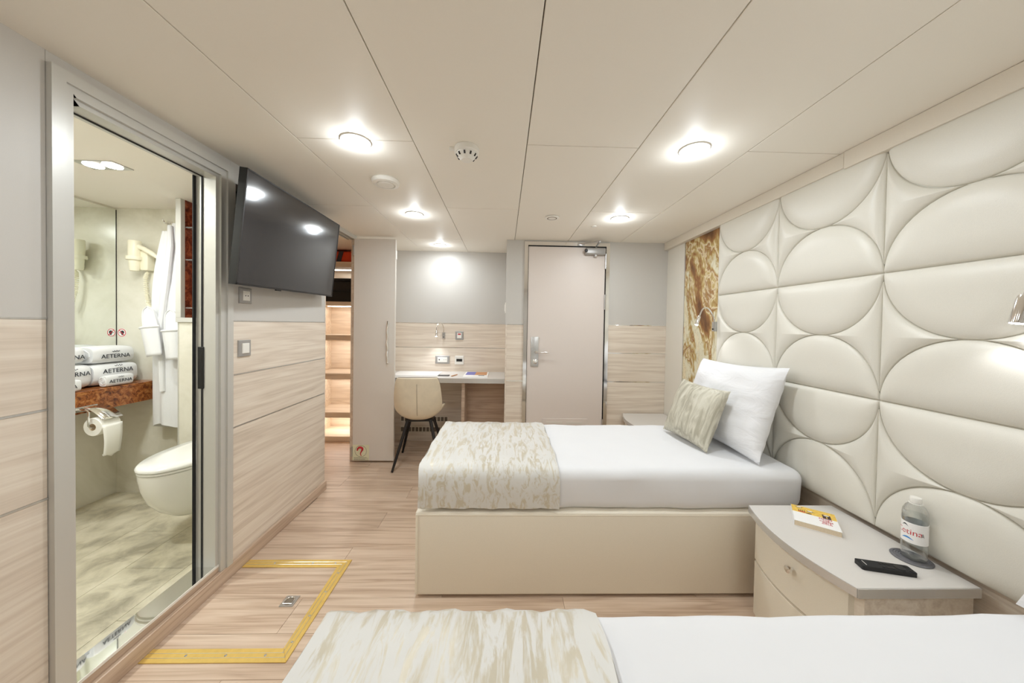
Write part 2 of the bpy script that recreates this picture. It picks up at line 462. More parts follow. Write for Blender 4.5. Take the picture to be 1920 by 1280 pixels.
# ------------------------------------------------------------------ far walls
wb = struct('wall_back', 'entry door wall, grey laminate above wood panels', 'wall')
DX0, DX1, DTZ = .181, .978, 2.07
m = MB(); m.box(XC+.001, DX0, YB+.016, YB+.09, 0, H); m.box(DX1, XR, YB+.016, YB+.09, 0, H); m.box(DX0, DX1, YB+.016, YB+.09, DTZ, H)
part('core', m, 'grey_wall', wb, smooth=False)
B1, B2, B3 = 1.307, 1.042, .772
def clad_x(wall, y, x0, x1, zs, mat, strips=True, lo=0.):
    e = [lo]+sorted(zs)
    for a, b in zip(e, e[1:]): part('wood_panel', MB().box(x0, x1, y, y+.015, a+.003, b-.003, .001, 1), mat, wall, smooth=False)
    part('grey_panel', MB().box(x0, x1, y, y+.015, e[-1]+.003, H), 'grey_wall', wall, smooth=False)
    if strips:
        for z in zs: part('metal_strip', MB().box(x0, x1, y-.0012, y+.014, z-.003, z+.003), 'chrome', wall, smooth=False)
clad_x(wb, YB, XC, DX0, [1.297, .768], 'wood_x'); clad_x(wb, YB, DX1, XR, [B1, B2, B3], 'wood_x')
part('grey_panel', MB().box(DX0, DX1, YB, YB+.015, DTZ+.001, H), 'grey_wall', wb, smooth=False)
part('return_panel', MB().box(XC-.012, XC, YB, YD+.01, 0, T1), 'wood_y', wb, smooth=False)
part('return_panel', MB().box(XC-.012, XC, YB, YD+.01, T1, H), 'grey_wall', wb, smooth=False)

wd = struct('wall_desk', 'alcove wall behind the desk, grey above wood panels', 'wall')
part('core', MB().box(-1.42, XC+.08, YD+.016, YD+.09, 0, H), 'grey_wall', wd, smooth=False)
clad_x(wd, YD, -1.40, XC-.012, [1.299, 1.031], 'wood_x')
part('side_panel', MB().box(-1.42, -1.385, 3.10, YD+.02, 0, H), 'wood_y', wd, smooth=False)

wr = struct('wall_right', 'right wall behind the padded headboard, wood at the bottom', 'wall')
part('core', MB().box(XR, XR+.06, YF, YB+.1, 0, H), 'wood_y', wr, smooth=False)
part('flat_panel', MB().box(1.532, XR, 2.795, YB-.001, .0, 2.03, .001, 1), 'cream_panel', wr, 'plain cream end panel', smooth=False)
tr = struct('trim_1', 'beige cornice along the top of the headboard wall', 'cornice')
part('cornice', MB().box(1.497, XR, 1.447, YB-.001, 2.016, H-.001, .002, 1), 'cornice', tr, smooth=False)
part('cornice', MB().box(1.493, XR, YF, 1.443, 2.008, H-.001, .002, 1), 'cornice', tr, smooth=False)
wf = struct('wall_front', 'grey wall behind the viewpoint', 'wall')
part('panel', MB().box(-1.46, 1.63, YF-.06, YF, 0, H), 'grey_wall', wf, smooth=False)

# ------------------------------------------------------------------ entry door
d1 = struct('door_1', 'pinkish beige cabin entry door in a polished steel frame', 'door')
for k, nm in enumerate(('door_jamb', 'door_header', 'door_jamb')):
    part(nm, member(((0, .033, YB+.06, YB-.018),), DX0, DX1, 0, DTZ, k, 'x'), 'chrome', d1, 'polished steel frame', smooth=False)
part('door_gap', MB().box(.213, .944, YB+.022, YB+.06, 0, 2.036), 'black', d1, smooth=False)
lf = part('door_leaf', MB().box(.219, .938, YB-.004, YB+.02, .012, 2.029, .002, 1), 'door_skin', d1, smooth=False)
lp = part('lock_plate', MB().box(.253, .326, YB-.014, YB-.004, .905, 1.185, .004, 2), 'brushed', d1, 'brushed steel lock plate')
part('spindle', MB().cyl((.296, YB-.012, 1.046), (.296, YB-.060, 1.046), .013), 'chrome', lp)
part('lever', MB().tube([(.296, YB-.055, 1.046), (.33, YB-.060, 1.044), (.385, YB-.058, 1.043), (.415, YB-.054, 1.042)], [.011, .010, .009, .007], 12), 'chrome', lp)
part('key_cylinder', MB().lathe([(.022, YB-.010), (.022, YB-.018), (.014, YB-.022)], (.296, 0, .955), 24, 'y'), 'chrome', lp)
part('thumb_turn', MB().box(.285, .307, YB-.04, YB-.02, .950, .960, .003), 'chrome', lp)
for z in (1.90, 1.52, .35):
    part('hinge', MB().cyl((.942, YB-.014, z-.07), (.942, YB-.014, z+.07), .009, n=12), 'satin', d1)
cl = part('door_closer', MB().box(.742, .930, YB-.058, YB-.004, 1.955, 2.018, .012, 3), 'silver_plastic', d1, 'silver hydraulic door closer')
part('closer_cap', MB().lathe([(.015, YB-.055), (.015, YB-.062), (.010, YB-.066)], (.745, 0, 1.988), 16, 'y'), 'dark_steel', cl)
part('closer_knob', MB().lathe([(.004, 1.935), (.016, 1.940), (.018, 1.955), (.014, 1.962)], (.842, YB-.03, 0), 16), 'satin', cl)
part('closer_arm', MB().tube([(.842, YB-.032, 2.014), (.842, YB-.05, 2.032), (.832, YB-.19, 2.04)], .008, 8), 'satin', cl)
part('closer_arm', MB().tube([(.832, YB-.19, 2.046), (.70, YB-.03, 2.052)], .006, 8), 'satin', cl)
part('closer_bracket', MB().box(.675, .735, YB-.034, YB-.016, 2.040, 2.062, .002), 'satin', cl)
gv = part('vent_grille', MB().box(.37, .80, YB-.008, YB-.004, .15, .42, .002, 1), 'door_skin', d1)
for k in range(5):
    for q in (0, 1): part('vent_slot', MB().box(.41+q*.19, .56+q*.19, YB-.0105, YB-.008, .19+k*.045, .21+k*.045), 'closet_skin', gv)

# ------------------------------------------------------------------ downlights and ceiling fittings
def downlight(x, y, label, energy=LIGHT_W):
    t = thing('downlight', label, 'ceiling light', (x, y, H), 'recessed ceiling downlights')
    part('trim_ring', MB().lathe([(.044, H-.001), (.061, H-.001), (.064, H-.002), (.061, H-.005), (.047, H-.005), (.044, H-.001)], (x, y, 0), 40, caps=(False, False)), 'white_plastic', t)
    part('lens', MB().lathe([(.0005, H-.015), (.018, H-.0140), (.032, H-.0105), (.042, H-.006), (.045, H-.002)], (x, y, 0), 36), 'led', t)
    light('lamp', t, (x, y, H-.018), energy, .09, (.875, .95, 1))
    d = bpy.data.lights.new('lamp_glow', 'POINT'); d.energy = energy*.28; d.shadow_soft_size = .012; d.color = (.875, .95, 1)
    o = bpy.data.objects.new('lamp_glow', d); COL.objects.link(o); o.parent = t; o.location = (0, 0, -.05)
    return t
downlight(-.66, 1.473, 'round recessed downlight nearest the viewer, above the left aisle')
downlight(.831, 1.46, 'round recessed downlight nearest the viewer, on the headboard side')
downlight(-.662, 2.428, 'middle downlight of the left row, between speaker and desk')
downlight(.832, 2.41, 'downlight above the far bed in front of the entry door')
downlight(-.657, 3.358, 'farthest downlight, above the desk alcove', 3.3)
for x in (-.66, .831):
    for y in (.51, -.45): downlight(x, y, 'downlight %s the viewpoint on the %s side' % ('just above' if y > 0 else 'well behind', 'bathroom' if x < 0 else 'headboard'), 1.9 if y > 0 else 3.2)
sp = thing('ceiling_speaker', 'round white ceiling speaker disc between two downlights', 'speaker', (-.671, 1.87, H))
part('body', MB().lathe([(.072, H), (.076, H-.006), (.070, H-.022), (.052, H-.026), (.048, H-.020)], (-.671, 1.87, 0), 40), 'white_plastic', sp)
part('disc', MB().lathe([(.044, H-.020), (.043, H-.027), (.03, H-.029), (.001, H-.029)], (-.671, 1.87, 0), 36), 'white_plastic', sp)
sx, sy = -.180, 1.505
sd = thing('smoke_detector', 'white smoke detector dome on the ceiling', 'smoke detector', (sx, sy, H))
part('base', MB().lathe([(.053, H), (.055, H-.004), (.055, H-.022), (.050, H-.026)], (sx, sy, 0), 36), 'white_plastic', sd)
dm = part('dome', MB().lathe([(.047, H-.026), (.044, H-.036), (.034, H-.046), (.026, H-.052), (.024, H-.056), (.001, H-.057)], (sx, sy, 0), 36), 'white_plastic', sd)
for k in range(10):
    a = 2*PI*k/10+.2
    c, s_ = math.cos(a), math.sin(a)
    part('vent_slot', MB().tube([(sx+.0462*c, sy+.0462*s_, H-.032), (sx+.039*c, sy+.039*s_, H-.043)], .004, 6), 'dark_steel', dm)
part('tab', MB().box(sx-.078, sx-.053, sy-.008, sy+.008, H-.012, H, .002), 'white_plastic', sd)
vt = thing('ceiling_vent', 'small flat round cover on the ceiling before the entry door', 'vent', (.338, 2.423, H))
part('disc', MB().lathe([(.040, H), (.052, H-.003), (.050, H-.008), (.036, H-.010), (.001, H-.010)], (.338, 2.423, 0), 32), 'white_plastic', vt)
part('shadow_ring', MB().lathe([(.036, H-.0101), (.030, H-.0112), (.029, H-.0101)], (.338, 2.423, 0), 32, caps=(False, False)), 'vent_dark', vt)
single('ceiling_button', MB().lathe([(.020, H), (.020, H-.004), (.001, H-.006)], (.70, 2.62, 0), 24), 'white_plastic', 'tiny white round button on the ceiling near the far downlight', 'fitting', (.70, 2.62, H))

# ------------------------------------------------------------------ headboard
hb = thing('headboard', 'cream leather padded wall headboard of half circles and concave diamonds', 'headboard', (HB, 1.0, .5))
CE = .512; RR = CE/2; TH, RB = .030, .085
def puff(d):
    q = max(0., min(1., d/RB)); return TH*math.sqrt(max(0, 1-(1-q)**2))
def half_disc():        # flat edge on top, chord along z=0, hanging down; local y across
    m = MB(); e = .0012
    def fn(u, v):
        a = (1-math.cos(PI*v))/2*(RR-2*e)+e       # depth below the chord
        wdt = math.sqrt(max(0, (RR-e)**2-a*a)); yy = -math.cos(PI*u)*wdt
        d = min(a, RR-math.hypot(yy, a)) if 0 < v < 1 else 0
        if u in (0, 1): d = 0
        return (-puff(max(0, d)), yy, -a)
    m.grid(fn, 30, 18)
    return m.mesh('padded_half_circle', True, angle=80)
def concave():          # vertical straight edge at y=0, reaches y=RR at mid height
    m = MB(); e = .0012
    def fn(u, v):
        t = v*2-1; t = math.copysign(1-(1-abs(t))**.62, t) if abs(t) < 1 else t
        t = math.copysign(abs(2*v-1)**1.5, 2*v-1)
        z = t*RR*.985                    # from the mid point
        dz = RR-abs(z)                   # height from the nearer disc centre
        yb = RR-math.sqrt(max(0, (RR+e)**2-dz*dz)); yb = max(yb, e*.5) if abs(t) < 1 else e*.5
        s_ = (1-math.cos(PI*u))/2; yy = e*.5+(yb-e*.5)*s_
        d = min(yy, math.hypot(RR-yy, dz)-RR)
        if u in (0, 1): d = 0
        return (-puff(max(0, d)*1.35), yy, z)
    m.grid(fn, 12, 56)
    return m.mesh('padded_diamond', True, angle=80)
hd = half_disc(); cv = concave()
for me in (hd, cv): me.materials.append(MATS['cream_leather'])
hd_up = hd.copy(); hd_up.transform(Matrix.Scale(-1, 4, (0, 0, 1))); hd_up.flip_normals()
cv_r = cv.copy(); cv_r.transform(Matrix.Scale(-1, 4, (0, 1, 0))); cv_r.flip_normals()
part('backing', MB().box(HB, XR, -.76, 2.328, .505, 2.03), 'cream_leather', hb, smooth=False)
ZR = [.502, 1.014, 1.526]
for ci in range(6):
    y0 = 2.318-CE*(ci+1); yc = y0+RR
    for z0 in ZR:
        L0 = Vector((HB, 1.0, .5))
        for me, loc in ((hd, (HB, yc, z0+CE)), (hd_up, (HB, yc, z0)), (cv, (HB, y0, z0+RR)), (cv_r, (HB, y0+CE, z0+RR))):
            link(me.name.split('.')[0], me, None, hb, Vector(loc)-L0)
on_ = thing('onyx_panel', 'tall brown and cream onyx stone panel beside the far pillow', 'wall panel', (1.54, 2.56, .5))
part('slab', MB().box(1.536, XR, 2.336, 2.790, .3, 2.03), 'onyx', on_, smooth=False)
part('edge_strip', MB().box(1.528, XR, 2.3295, 2.336, .3, 2.03), 'chrome', on_, smooth=False)
part('edge_strip', MB().box(1.531, XR, 2.790, 2.795, .3, 2.03), 'brushed', on_, smooth=False)

# ------------------------------------------------------------------ beds
def rbox(x0, x1, y0, y1, z0, z1, b, seg=5, wob=0):
    m = MB().box(x0, x1, y0, y1, z0, z1, b, seg); return m
def bed(y0, y1, x0, label, mlabel_y):
    t = thing('bed', label, 'bed', ((x0+1.5)/2, (y0+y1)/2, 0), 'single beds')
    bs = part('base', MB().box(x0, 1.50, y0, y1, .012, .408, .010, 3), 'base_leather', t)
    part('piping', MB().box(x0+.002, 1.50, y0-.0015, y0+.01, .392, .397, .001, 1), 'base_leather', bs)
    part('piping', MB().tube([(x0+.012, y0-.0005, .02), (x0+.012, y0-.0005, .392)], .0025, 6), 'base_leather', bs)
    part('plinth', MB().box(x0+.03, 1.48, y0+.03, y1-.03, 0, .012), 'black', t, smooth=False)
    mt = MB().box(x0+.012, 1.487, y0+.012, y1-.012, .405, .605, .052, 6)
    bmesh.ops.subdivide_edges(mt.bm, edges=[e for e in mt.bm.edges if e.calc_length() > .3], cuts=22, use_grid_fill=True)
    rnd = random.Random(int(y0*100))
    ph = [rnd.uniform(0, 6) for _ in range(6)]
    def wob(c):
        k = .004*math.sin(c.x*7+ph[0])*math.sin(c.y*9+ph[1])+.003*math.sin(c.x*17+ph[2]+c.z*20)+.0025*math.sin(c.x*29+c.y*13+ph[3])
        edge = 1 if c.z < .5 else .6
        dirv = Vector((0, -1 if c.y < (y0+y1)/2 else 1, 0)) if c.z < .56 else Vector((0, 0, 1))
        return c + dirv*k*edge*(0 if c.z < .41 else 1)
    mt.move(wob)
    part('mattress', mt, 'sheet', t, 'white sheeted mattress', angle=60)
    return t
bed(1.546, 2.335, -.402, 'cream leather single bed with white sheets, the far one by the entry door', 0)
bed(.02, .812, -.41, 'single bed with white sheets in the foreground, cut by the picture edge', 0)
def runner(y0, y1, x0, x1, label):
    # profile across the bed: up the near side, over the top, down the far side
    prof = [(y0-.002, .43), (y0-.003, .50), (y0-.001, .56), (y0+.012, .592), (y0+.040, .610), (y0+.10, .6135)]
    n = 14
    prof += [(y0+.10+(y1-y0-.20)*k/n, .6135) for k in range(1, n)]
    prof += [(y1-.10, .6135), (y1-.040, .610), (y1-.012, .592), (y1+.001, .56), (y1+.003, .50), (y1+.002, .43)]
    m = MB(); nx = 30
    def pt(i, jj, d):
        y_, z_ = prof[jj]; f = jj/(len(prof)-1)
        cy_ = (y0+y1)/2
        out = Vector((0, y_-cy_, (z_-.50)*2.2)).normalized()
        x_ = x0+(x1-x0)*i/nx + (.004*math.sin(jj*1.1) if i in (0, nx) else 0)
        k = d+.0025*math.sin(i*.9+jj*.7)+.002*math.sin(i*2.1-jj*1.3)
        return Vector((x_, y_, z_))+out*k
    ringA = [[pt(i, jj, .010) for jj in range(len(prof))] + [pt(i, jj, .005) for jj in reversed(range(len(prof)))] for i in range(nx+1)]
    m.rings(ringA)
    single('bed_runner', m, 'runner', label, 'bed runner', ((x0+x1)/2, (y0+y1)/2, .61), 'silver bed runners', angle=60)
runner(1.546+.012, 2.335-.012, -.392, .275, 'silver patterned runner folded over the foot of the far bed')
runner(.02+.012, .812-.012, -.402, .228, 'silver patterned runner across the foreground bed')

def cushion_mesh(wd_, ht, th, n=34, pinch=.06, seed=1, wr=.006):
    r = random.Random(seed); ph = [r.uniform(0, 6.28) for _ in range(8)]
    m = MB()
    def P(u, v, side):
        a, b = 2*u-1, 2*v-1
        px = a*(1-pinch*(1-b*b)*abs(a)**3); pz = b*(1-pinch*(1-a*a)*abs(b)**3)
        e = (1-abs(a)**2.6)*(1-abs(b)**2.6); t_ = th*.5*max(0, e)**.55
        k = wr*max(0, e)**.4*(math.sin(5*a+4*b+ph[0])*.5+math.sin(9*a-6*b+ph[1])*.35+math.sin(14*b+7*a*b+ph[2])*.3)
        return (px*wd_/2, side*(t_+k*.6), pz*ht/2)
    m.grid(lambda u, v: P(u, v, -1), n, n); m.grid(lambda u, v: P(u, v, 1), n, n)
    return m
def place(o, origin, right, up):
    R_, U_ = Vector(right).normalized(), Vector(up).normalized(); U_ = (U_-R_*U_.dot(R_)).normalized(); Nn = U_.cross(R_)
    # local x -> right, local z -> up, local y -> n
    o.matrix_world = Matrix(((R_.x, Nn.x, U_.x, origin[0]), (R_.y, Nn.y, U_.y, origin[1]), (R_.z, Nn.z, U_.z, origin[2]), (0, 0, 0, 1)))
pil = single('pillow', cushion_mesh(.73, .51, .20, seed=3, pinch=.07, wr=.016), 'pillow_cotton', 'large white pillow leaning on the headboard of the far bed', 'pillow', angle=70)
place(pil, (1.365, 1.985, .845), (0, -1, .03), (.30, 0, .95))
cus = single('cushion', cushion_mesh(.40, .36, .12, seed=5, pinch=.07, wr=.006), 'cushion', 'small silver-grey cushion in front of the white pillow', 'cushion', angle=70)
place(cus, (1.155, 1.965, .785), (.12, -1, -.02), (.36, .04, .93))
pi2 = single('pillow', cushion_mesh(.70, .50, .17, seed=9, pinch=.05, wr=.010), 'pillow_cotton', 'white pillow corner at the right edge on the foreground bed', 'pillow', angle=70)
place(pi2, (1.340, .412, .862), (-.06, -1, .0), (.40, 0, .92))

# ------------------------------------------------------------------ nightstands
def nightstand(dy, z, label, flip=False):
    x_b = 1.52
    def Y(v): return dy+v
    t = thing('nightstand', label, 'nightstand', (1.32, dy+.24, 0), 'nightstands with curved fronts')
    def curve(off, n=14):
        pts = []
        for k in range(n+1):
            f = k/n; yy = .001+f*.478
            xx = 1.121+(1.135-1.121)*f - .048*math.sin(PI*f)**.9
            pts.append((xx+off, Y(yy)))
        return pts
    cv_ = curve(0); top = [(x_b, Y(0))] + cv_ + [(x_b, Y(.479))]
    part('top', MB().prism(top, z-.028, z, 'z', .001, 1), 'table_laminate', t, smooth=False)
    m = MB(); inner, outer = curve(.0), curve(-.0025)
    ring = [[(a[0], a[1], z-.031), (a[0], a[1], z-.0015), (b[0], b[1], z-.0015), (b[0], b[1], z-.031)] for a, b in zip(inner, outer)]
    m.rings(ring); m.box(1.121, x_b, Y(-.0025), Y(0.0005), z-.031, z-.0015)
    part('edge_band', m, 'edge_alu', t, 'brushed metal edge')
    body = [(x_b, Y(.015))] + [(p[0], min(max(p[1], Y(.015)), Y(.464))) for p in curve(.040)] + [(x_b, Y(.464))]
    part('body', MB().prism(body, .0, z-.028, 'z'), 'wood_y', t, smooth=False)
    zc = (z-.034+.02)/2
    hts = [(.020, .258), (.264, z-.032)]
    for a, b in hts:
        oc = [p for p in curve(.020)]; ic = [p for p in curve(.040)]
        m = MB(); m.rings([[(i_[0], i_[1], a), (i_[0], i_[1], b), (o_[0], o_[1], b-.003), (o_[0], o_[1], a+.003)] for i_, o_ in zip(ic[1:-1], oc[1:-1])])
        dr = part('drawer', m, 'base_leather', t)
        kx, ky, kz = oc[6][0], oc[6][1], a+(b-a)*.68
        part('knob', MB().tube([(kx+.004, ky, kz), (kx-.012, ky, kz), (kx-.016, ky, kz), (kx-.024, ky, kz), (kx-.027, ky, kz)], [.006, .006, .014, .013, .006], 18), 'chrome', dr)
    return t
NZ = .487
nightstand(.995, NZ, 'cream nightstand with curved metal-edged top between the beds')
nightstand(2.60, .478, 'nightstand behind the far bed, only its top showing')

# book
bk = thing('book', 'paperback with yellow and white cover on the nightstand', 'book', (1.335, 1.345, NZ), rz=0)
def book():
    A, B_, D_ = Vector((1.220, 1.322, NZ)), Vector((1.330, 1.238, NZ)), None
    U = (B_-A).normalized(); V = Vector((-U.y, U.x, 0))
    if V.y < 0: V = -V
    Lx, Ly, T = .196, .130, .022
    A = Vector((1.212, 1.324, NZ+.0005))
    def P(u, v, z): return A+U*u+V*v+Vector((0, 0, z))
    def slab(u0, u1, v0, v1, z0, z1):
        m = MB(); m.rings([[P(u0, v0, z0), P(u1, v0, z0), P(u1, v1, z0), P(u0, v1, z0)], [P(u0, v0, z1), P(u1, v0, z1), P(u1, v1, z1), P(u0, v1, z1)]]); return m
    return U, V, P, slab
U, V, P_, slab = book()
BL, BW = .142, .152
part('pages', slab(.001, BL-.001, .001, BW-.001, .001, .021), 'book_pages', bk, smooth=False)
cvr = part('cover', slab(0, BL, 0, BW, .021, .0222), 'white_print', bk, smooth=False)
part('back_cover', slab(0, BL, 0, BW, 0, .001), 'white_print', bk, smooth=False)
part('spine', slab(-.0006, .0004, 0, BW, 0, .0222), 'white_print', bk, smooth=False)
part('map_print', slab(.0005, BL-.0005, .088, BW-.0005, .0222, .0224), 'yellow_print', cvr, smooth=False)
def blot(u, v, a, b, mat, z=.0224):
    m = MB(); n = 14
    m.rings([[P_(u+a*math.cos(2*PI*k/n), v+b*math.sin(2*PI*k/n), zz) for k in range(n)] for zz in (z, z+.0002)])
    part('cup_print', m, mat, cvr, smooth=False)
blot(.026, .138, .011, .006, 'brown_print'); blot(.026, .140, .009, .0045, 'white_print', .0226)
blot(.060, .117, .011, .007, 'brown_print'); blot(.060, .119, .009, .0045, 'white_print', .0226)
blot(.054, .095, .010, .0045, 'brown_print')
for q in range(4): part('chair_print', slab(.022+q*.006, .0245+q*.006, .094, .116, .0224, .0226), 'brown_print', cvr, smooth=False)
part('chair_print', slab(.020, .044, .094, .101, .0226, .0228), 'red_print', cvr, smooth=False)
part('chair_print', slab(.098, .124, .086, .122, .0224, .0226), 'brown_print', cvr, smooth=False)
blot(.111, .116, .009, .004, 'white_print', .0226)
part('chair_print', slab(.109, .113, .092, .106, .0226, .0228), 'yellow_print', cvr, smooth=False)
for k, s_ in enumerate(('BEFORE', 'THE', 'COFFEE', 'GETS', 'COLD')):
    text_part('title', s_, .0122, 'red_print', cvr, P_(.104, .078-k*.0108, .0224), U, V)
# coaster
cx_, cy_ = 1.462, 1.128
co = thing('coaster', 'round grey felt coaster with ring grooves under the bottle', 'coaster', (cx_, cy_, NZ))
part('disc', MB().lathe([(.050, NZ+.0003), (.0525, NZ+.0025), (.050, NZ+.004), (.001, NZ+.004)], (cx_, cy_, 0), 48), 'felt', co)
for r in (.044, .038, .032, .026): part('groove_ring', MB().lathe([(r-.0013, NZ+.0039), (r, NZ+.0055), (r+.0013, NZ+.0039)], (cx_, cy_, 0), 48, caps=(False, False)), 'felt', co)
# bottle
bx_, by_, bz = 1.460, 1.120, NZ+.0062
bt = thing('water_bottle', 'clear plastic water bottle with white cap and red-lettered label', 'bottle', (bx_, by_, bz))
pr_ = [(.018, .000), (.026, .003), (.030, .010), (.0315, .030), (.0320, .050), (.0312, .058), (.0308, .062), (.0308, .132), (.0312, .136), (.0322, .142), (.0315, .160), (.030, .172), (.024, .186), (.016, .195), (.0125, .200), (.0125, .206)]
m = MB()
def petal(r, h, a): return r*(1+.10*math.cos(5*a)*max(0, 1-h/.032)) if h < .032 else r*(1+.012*math.cos(5*a)*max(0, 1-abs(h-.146)/.03))
n = 40
m.rings([[(bx_+petal(r, h, 2*PI*k/n)*math.cos(2*PI*k/n), by_+petal(r, h, 2*PI*k/n)*math.sin(2*PI*k/n), bz+h) for k in range(n)] for r, h in pr_])
part('bottle_body', m, 'bottle_plastic', bt, angle=60)
part('water', MB().lathe([(.016, .0025), (.027, .008), (.0300, .030), (.0300, .055), (.0295, .062), (.0295, .132), (.0300, .142), (.0300, .158), (.001, .1581)], (bx_, by_, bz), 32), 'water', bt)
lb = part('label_band', MB().lathe([(.0312, .062), (.0318, .0625), (.0318, .1315), (.0312, .132)], (bx_, by_, bz), 48, caps=(False, False)), 'white_print', bt)
part('cap', MB().lathe([(.0145, .199), (.0150, .201), (.0150, .214), (.0140, .217), (.001, .2175)], (bx_, by_, bz), 28), 'white_plastic', bt)
part('neck_ring', MB().lathe([(.0125, .194), (.0170, .195), (.0170, .1975), (.0125, .198)], (bx_, by_, bz), 28), 'white_plastic', bt)
def wrap(a0, z0, r=.0320):
    def fn(c):
        a = a0 + c.x/r; return Vector((r*math.cos(a), r*math.sin(a), z0+c.y))
    return fn
def wrap_text(s_, size, mat, a0, z0):
    me = text_mesh(s_, size, 'CENTER', 0); fn = wrap(a0, z0)
    for v in me.vertices: v.co = fn(v.co)
    me.materials.clear(); return link('lettering', me, mat, lb)
A0 = math.atan2(-by_, -bx_)
wrap_text('Cetina', .027, 'red_print', A0-.52, .100)
def wrap_band(a0, a1, z0, z1, dz, mat):
    m = MB(); m.grid(lambda u, v: wrap(a0+(a1-a0)*u, 0, .03205)(Vector((0, z0+dz*math.sin(PI*u)+(z1-z0)*v*math.sin(PI*u), 0))), 14, 2)
    o = link('label_stripe', m.mesh('label_stripe'), mat, lb); return o
wrap_band(A0-1.05, A0-.05, .074, .080, .003, 'blue_print')
wrap_band(A0-1.05, A0-.45, .117, .121, .005, 'navy_print')
wrap_band(A0+.45, A0+.75, .090, .102, .003, 'silver_plastic')
# remote
rm = thing('remote_control', 'slim black television remote on the nightstand', 'remote control', (1.335, 1.07, NZ))
def rem():
    A, B_ = Vector((1.228, 1.092, NZ)), Vector((1.362, 1.058, NZ))
    U = (B_-A).normalized(); V = Vector((-U.y, U.x, 0)); return A, U, V
A, U, V = rem()
RL, RW = .150, .040
def RP(u, v, z): return A+U*u+V*(v-RW/2)+Vector((0, 0, z))
def pill(u0, u1, v0, v1, z0, z1, r, n=6):
    pts = []
    for cu, cv2, a0 in ((u1-r, v1-r, 0), (u0+r, v1-r, PI/2), (u0+r, v0+r, PI), (u1-r, v0+r, 1.5*PI)):
        for k in range(n+1): a = a0+PI/2*k/n; pts.append((cu+r*math.cos(a), cv2+r*math.sin(a)))
    m = MB(); m.rings([[RP(u, v, z0) for u, v in pts], [RP(u, v, z1) for u, v in pts]]); return m
rb_ = part('body', pill(0, RL, 0, RW, .0005, .014, .006), 'black', rm)
part('face', pill(.002, RL-.002, .002, RW-.002, .014, .0145, .005), 'rubber', rm)
for q, (u, v, a, b) in enumerate([(.115, .020, .014, .014), (.137, .030, .004, .004), (.137, .010, .004, .004), (.090, .010, .005, .003), (.090, .030, .005, .003), (.078, .010, .005, .003), (.078, .030, .005, .003), (.066, .012, .004, .003), (.066, .028, .004, .003)]):
    part('button', pill(u-a, u+a, v-b, v+b, .0145, .0158, min(a, b)*.9), 'dark_steel', rm)
part('print_mark', pill(.016, .0175, .009, .031, .0145, .0149, .0006), 'white_plastic', rm)

# ------------------------------------------------------------------ reading lamps
def reading_lamp(label, base, nrm, pts, head, cat='reading lamp', aim=None, energy=1.2, r=.005, hr=.012):
    """base on its wall; pts: gooseneck path; head: (start, end) of the lamp head"""
    t = thing('reading_lamp', label, cat, base, 'chrome gooseneck reading lamps')
    b = Vector(base); nv = Vector(nrm)
    side = Vector((0, 0, 1)).cross(nv)
    c0 = b+nv*.012
    m = MB()
    ring = lambda d: [b+nv*d+side*sx_*.014+Vector((0, 0, 1))*sz_*.034 for sx_, sz_ in ((-1, -1), (1, -1), (1, 1), (-1, 1))]
    m.rings([ring(0), ring(.026)])
    bmesh.ops.bevel(m.bm, geom=list(m.bm.edges), offset=.002, segments=2, affect='EDGES')
    part('wall_block', m, 'satin', t)
    part('switch', MB().tube([b+nv*.026+Vector((0, 0, -.018)), b+nv*.031+Vector((0, 0, -.018))], .005, 12), 'black', t)
    # smooth the path
    P = [Vector(p) for p in pts]; sm = []
    for i in range(len(P)-1):
        p0, p1, p2, p3 = P[max(i-1, 0)], P[i], P[i+1], P[min(i+2, len(P)-1)]
        for k in range(6):
            f = k/6; sm.append(.5*((2*p1)+(p2-p0)*f+(2*p0-5*p1+4*p2-p3)*f*f+(3*p1-p0-3*p2+p3)*f**3))
    sm.append(P[-1])
    part('gooseneck', MB().tube(sm, r, 10), 'chrome', t)
    h0, h1 = Vector(head[0]), Vector(head[1]); ax = (h1-h0)
    hd_ = part('lamp_head', MB().tube([h0-ax*.05, h0, h0+ax*.12, h1], [r, hr*.75, hr*.9, hr], 24), 'chrome', t)
    part('led_lens', MB().tube([h1-ax.normalized()*.001, h1+ax.normalized()*.0015], hr*.82, 20), 'led_cool', hd_)
    d = bpy.data.lights.new('lamp', 'SPOT'); d.energy = energy; d.spot_size = 2.0; d.spot_blend = .6; d.shadow_soft_size = .01; d.color = (.92, .95, 1)
    lo = bpy.data.objects.new('lamp', d); COL.objects.link(lo); lo.parent = t
    dv = (Vector(aim)-h1) if aim else ax
    lo.location = h1+ax.normalized()*.006-b; lo.rotation_euler = dv.to_track_quat('-Z', 'Y').to_euler()
    return t
reading_lamp('gooseneck reading lamp in front of the onyx panel', (1.512, 2.318, 1.305), (-1, 0, 0),
             [(1.490, 2.312, 1.335), (1.482, 2.310, 1.375), (1.44, 2.30, 1.43), (1.395, 2.29, 1.43), (1.365, 2.285, 1.375)],
             ((1.365, 2.285, 1.375), (1.345, 2.28, 1.315)), aim=(1.46, 2.10, .70), energy=1.2)
reading_lamp('reading lamp head at the right edge of the picture', (1.498, .62, 1.34), (-1, 0, 0),
             [(1.474, .63, 1.36), (1.464, .68, 1.43), (1.462, .79, 1.470), (1.466, .875, 1.445), (1.468, .898, 1.405)],
             ((1.468, .899, 1.401), (1.457, .905, 1.322)), aim=(1.40, .93, .6), energy=.9, hr=.0165)
